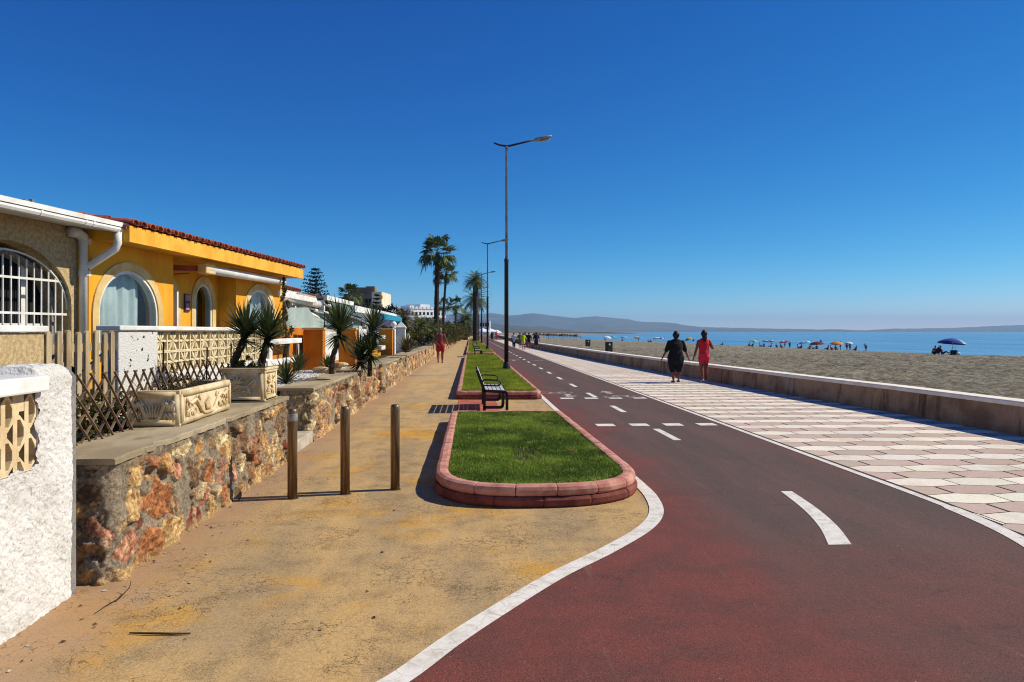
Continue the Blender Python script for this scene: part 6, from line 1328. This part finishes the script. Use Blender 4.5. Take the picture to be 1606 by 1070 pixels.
BA = [(1175, 543.5, 'sit', 'sunbather sitting left of the yellow and green umbrella'), (1180.5, 544, 'sit', 'sunbather sitting under the yellow and green umbrella'), (1192, 544, 'sit', 'sunbather sitting alone left of the dull blue umbrella'), (1198, 544.3, 'sit', 'sunbather under the dull blue umbrella'), (1209, 545, 'sit', 'sunbather under the small white umbrella'), (1218, 545, 'sit', 'sunbather left of the red umbrella'), (1225, 546, 'sit', 'sunbather under the red umbrella'), (1231, 546, 'stand', 'bather standing at the right edge of the red umbrella'), (1238.5, 546, 'stand', 'dark bather standing clear of the umbrellas, right of the red one'), (1252, 547, 'sit', 'sunbather left under the turquoise umbrella'), (1256.5, 547.3, 'sit', 'sunbather right under the turquoise umbrella'), (1270, 548, 'sit', 'sunbather left under the maroon umbrella'), (1275, 548.3, 'sit', 'sunbather in the middle under the maroon umbrella'), (1281, 548.5, 'sit', 'sunbather right under the maroon umbrella'), (1298, 549.5, 'sit', 'sunbather left of the orange umbrella'), (1304, 549.8, 'sit', 'sunbather under the left edge of the orange umbrella'), (1311, 550, 'sit', 'sunbather beneath the orange umbrella'), (1318, 551, 'stand', 'tall bather standing right of the orange umbrella'), (1328, 551, 'stand', 'bather standing under the small white umbrella'), (1333, 551, 'stand', 'bather standing at the right of the small white umbrella'), (1342, 551, 'sit', 'child sitting alone right of the umbrellas'), (1358, 552, 'bend', 'bather bending forward at the right end of the shore group'), (1478, 556.5, 'sit', 'person sitting under the large navy umbrella'), (1466, 557, 'sit', 'person lounging left of the large navy umbrella'), (1133, 541.7, 'sit', 'lone sunbather on the sand right of the woman in coral'), (1017, 538, 'sit', 'lone sunbather left of the two white umbrellas'), (1020.5, 538.2, 'sit', 'sunbather beside the left white umbrella'), (1001.5, 537, 'stand', 'bather standing by the low white umbrella'), (976, 536.5, 'sit', 'sunbather under the pale blue umbrella'), (949, 535.6, 'sit', 'sunbather under the white umbrella above the bin'), (911, 532.4, 'stand', 'bather standing by the water far left'), (1053, 539, 'sit', 'sunbather half hidden by the head of the person in black')]
for k, (px, py, kind, lb) in enumerate(BA): bather(lb, px, py, kind, 'skin_tan' if k % 3 else 'skin', k, 1.03 if kind != 'sit' else .99)
# beach chairs and cool box under the navy umbrella
g = PD(1496, 520, 71.0); z = float(beach_z(g.x, g.y)); t_ = thing('cool_box', 'dark cool box with handle under the navy umbrella', 'cool box', (g.x, g.y, z)); m = MB(); m.box((0, 0, .24), (.5, .36, .48)); m.build('body', K['black_cloth'], t_, bevel=.03); m = MB(); m.tube([(-.2, 0, .5), (-.2, 0, .72), (.2, 0, .72), (.2, 0, .5)], .015, 6); m.build('handle', K['steel'], t_)
for k, (px, d, mt, lb) in enumerate(((1484, 70.8, 'navy_cloth', 'dark beach lounger in the shade of the navy umbrella'), (1502, 70.9, 'white_cloth', 'white beach bag and towel heap right of the cool box'))):
    g = PD(px, 520, d); z = float(beach_z(g.x, g.y)); t_ = thing('beach_lounger' if k == 0 else 'beach_bag', lb, 'lounger' if k == 0 else 'bag', (g.x, g.y, z))
    if k == 0:
        m = MB(); m.box((0, 0, .28), (1.2, .55, .05)); m.bar((-.6, 0, .28), (-.95, 0, .62), .55, .04, 0, (0, 1, 0)); m.build('mattress', K[mt], t_)
        for sx in (-.5, .5):
            for sy in (-.22, .22): m = MB(); m.tube([(sx, sy, 0), (sx, sy, .26)], .018, 6); m.build('leg', K['galv'], t_)
    else:
        m = MB(); m.lathe([(.16, 0), (.24, .06), (.22, .22), (.1, .3), (0, .3)], (0, 0, 0), 12); m.build('body', K[mt], t_, smooth=True); m = MB(); m.tube([(-.1, 0, .28), (-.06, 0, .42), (.06, 0, .42), (.1, 0, .28)], .012, 6); m.build('handle', K['navy_cloth'], t_)
# small boats / buoys on the sea
for k, (px, py, d) in enumerate(((1076, 526.6, 330), (1087.5, 526.6, 330), (1186, 527, 320), (1287.5, 527.5, 300), (1473, 528.0, 270))):
    g = PD(px, 520, d); m = MB(); m.lathe([(0, -.4), (.45, -.2), (.5, .1), (.3, .45), (.06, .6), (.05, 1.0), (0, 1.02)], (0, 0, 0), 12); o = m.build('buoy', K['bin'], None, (g.x, g.y, -2.4), 0, True); tag(o, ['left of the two close dark buoys on the sea', 'right of the two close dark buoys on the sea', 'lone dark buoy above the yellow umbrella', 'lone dark buoy above the maroon umbrella', 'dark buoy left of the navy umbrella'][k], 'buoy', 'dark buoys on the sea')
# ------------------------------------------------------------------ haze, sky, sun, camera
t = NT('sea_haze'); t.t.nodes.remove(t.b); pv = t.n('VolumePrincipled'); pv.inputs['Color'].default_value = (.46, .72, 1.0, 1); pv.inputs['Density'].default_value = HAZE; pv.inputs['Anisotropy'].default_value = .1; t.l(pv.outputs[0], t.out.inputs['Volume'])
hz = MB(); hz.span((-9500, -900, -9), (14500, 14500, 285)); tag(hz.build('haze', t.mat), 'pale blue sea haze', 'haze', kind='stuff')
w = bpy.data.worlds.new('World'); sc.world = w; w.use_nodes = True; nt = w.node_tree; bg = nt.nodes['Background']
sky = nt.nodes.new('ShaderNodeTexSky'); sky.sky_type = 'NISHITA'; sky.sun_disc = False; EL, AZ = R(40), R(8)
sky.sun_elevation = EL; sky.sun_rotation = PI/2-AZ; sky.altitude = 0; sky.air_density = AIR; sky.dust_density = DUST; sky.ozone_density = OZ
sp_ = nt.nodes.new('ShaderNodeSeparateColor'); cb_ = nt.nodes.new('ShaderNodeCombineColor'); nt.links.new(sky.outputs[0], sp_.inputs[0])
for ch in range(3):
    pw = nt.nodes.new('ShaderNodeMath'); pw.operation = 'POWER'; pw.inputs[1].default_value = SKYP[ch]; ml = nt.nodes.new('ShaderNodeMath'); ml.operation = 'MULTIPLY'; ml.inputs[1].default_value = SKYK[ch]
    nt.links.new(sp_.outputs[ch], pw.inputs[0]); nt.links.new(pw.outputs[0], ml.inputs[0]); nt.links.new(ml.outputs[0], cb_.inputs[ch])
nt.links.new(cb_.outputs[0], bg.inputs['Color']); bg.inputs['Strength'].default_value = SKY
ld = bpy.data.lights.new('sun', 'SUN'); ld.energy = SUN; ld.angle = R(.53); ld.color = (1.0, .93, .80); lo = bpy.data.objects.new('sun', ld); COL.objects.link(lo)
lo.rotation_euler = Vector((math.cos(AZ)*math.cos(EL), math.sin(AZ)*math.cos(EL), math.sin(EL))).to_track_quat('Z', 'Y').to_euler(); lo.location = (30, 5, 30)
cd = bpy.data.cameras.new('camera'); cam = bpy.data.objects.new('camera', cd); COL.objects.link(cam); cam.location = (0, 0, CAM_H); cam.rotation_euler = (PI/2, 0, -YAW)
cd.sensor_width = 36; cd.lens = 36*F_PX/1606; cd.shift_y = -(535-CY)/1606; cd.clip_end = 60000; cd.clip_start = .1; sc.camera = cam
sc.view_settings.view_transform = 'Standard'; sc.view_settings.look = 'None'; sc.view_settings.exposure = EXPO; sc.view_settings.gamma = 1
sc.cycles.use_denoising = True; sc.cycles.use_adaptive_sampling = False; sc.cycles.filter_width = 1.1; sc.cycles.sample_clamp_indirect = 3.0; sc.cycles.max_bounces = 6; sc.cycles.diffuse_bounces = 2; sc.cycles.glossy_bounces = 3; sc.cycles.transmission_bounces = 4; sc.cycles.volume_bounces = 0; sc.cycles.transparent_max_bounces = 8; sc.cycles.caustics_reflective = False; sc.cycles.caustics_refractive = False
try: sc.cycles.denoiser = 'OPENIMAGEDENOISE'
except Exception: pass
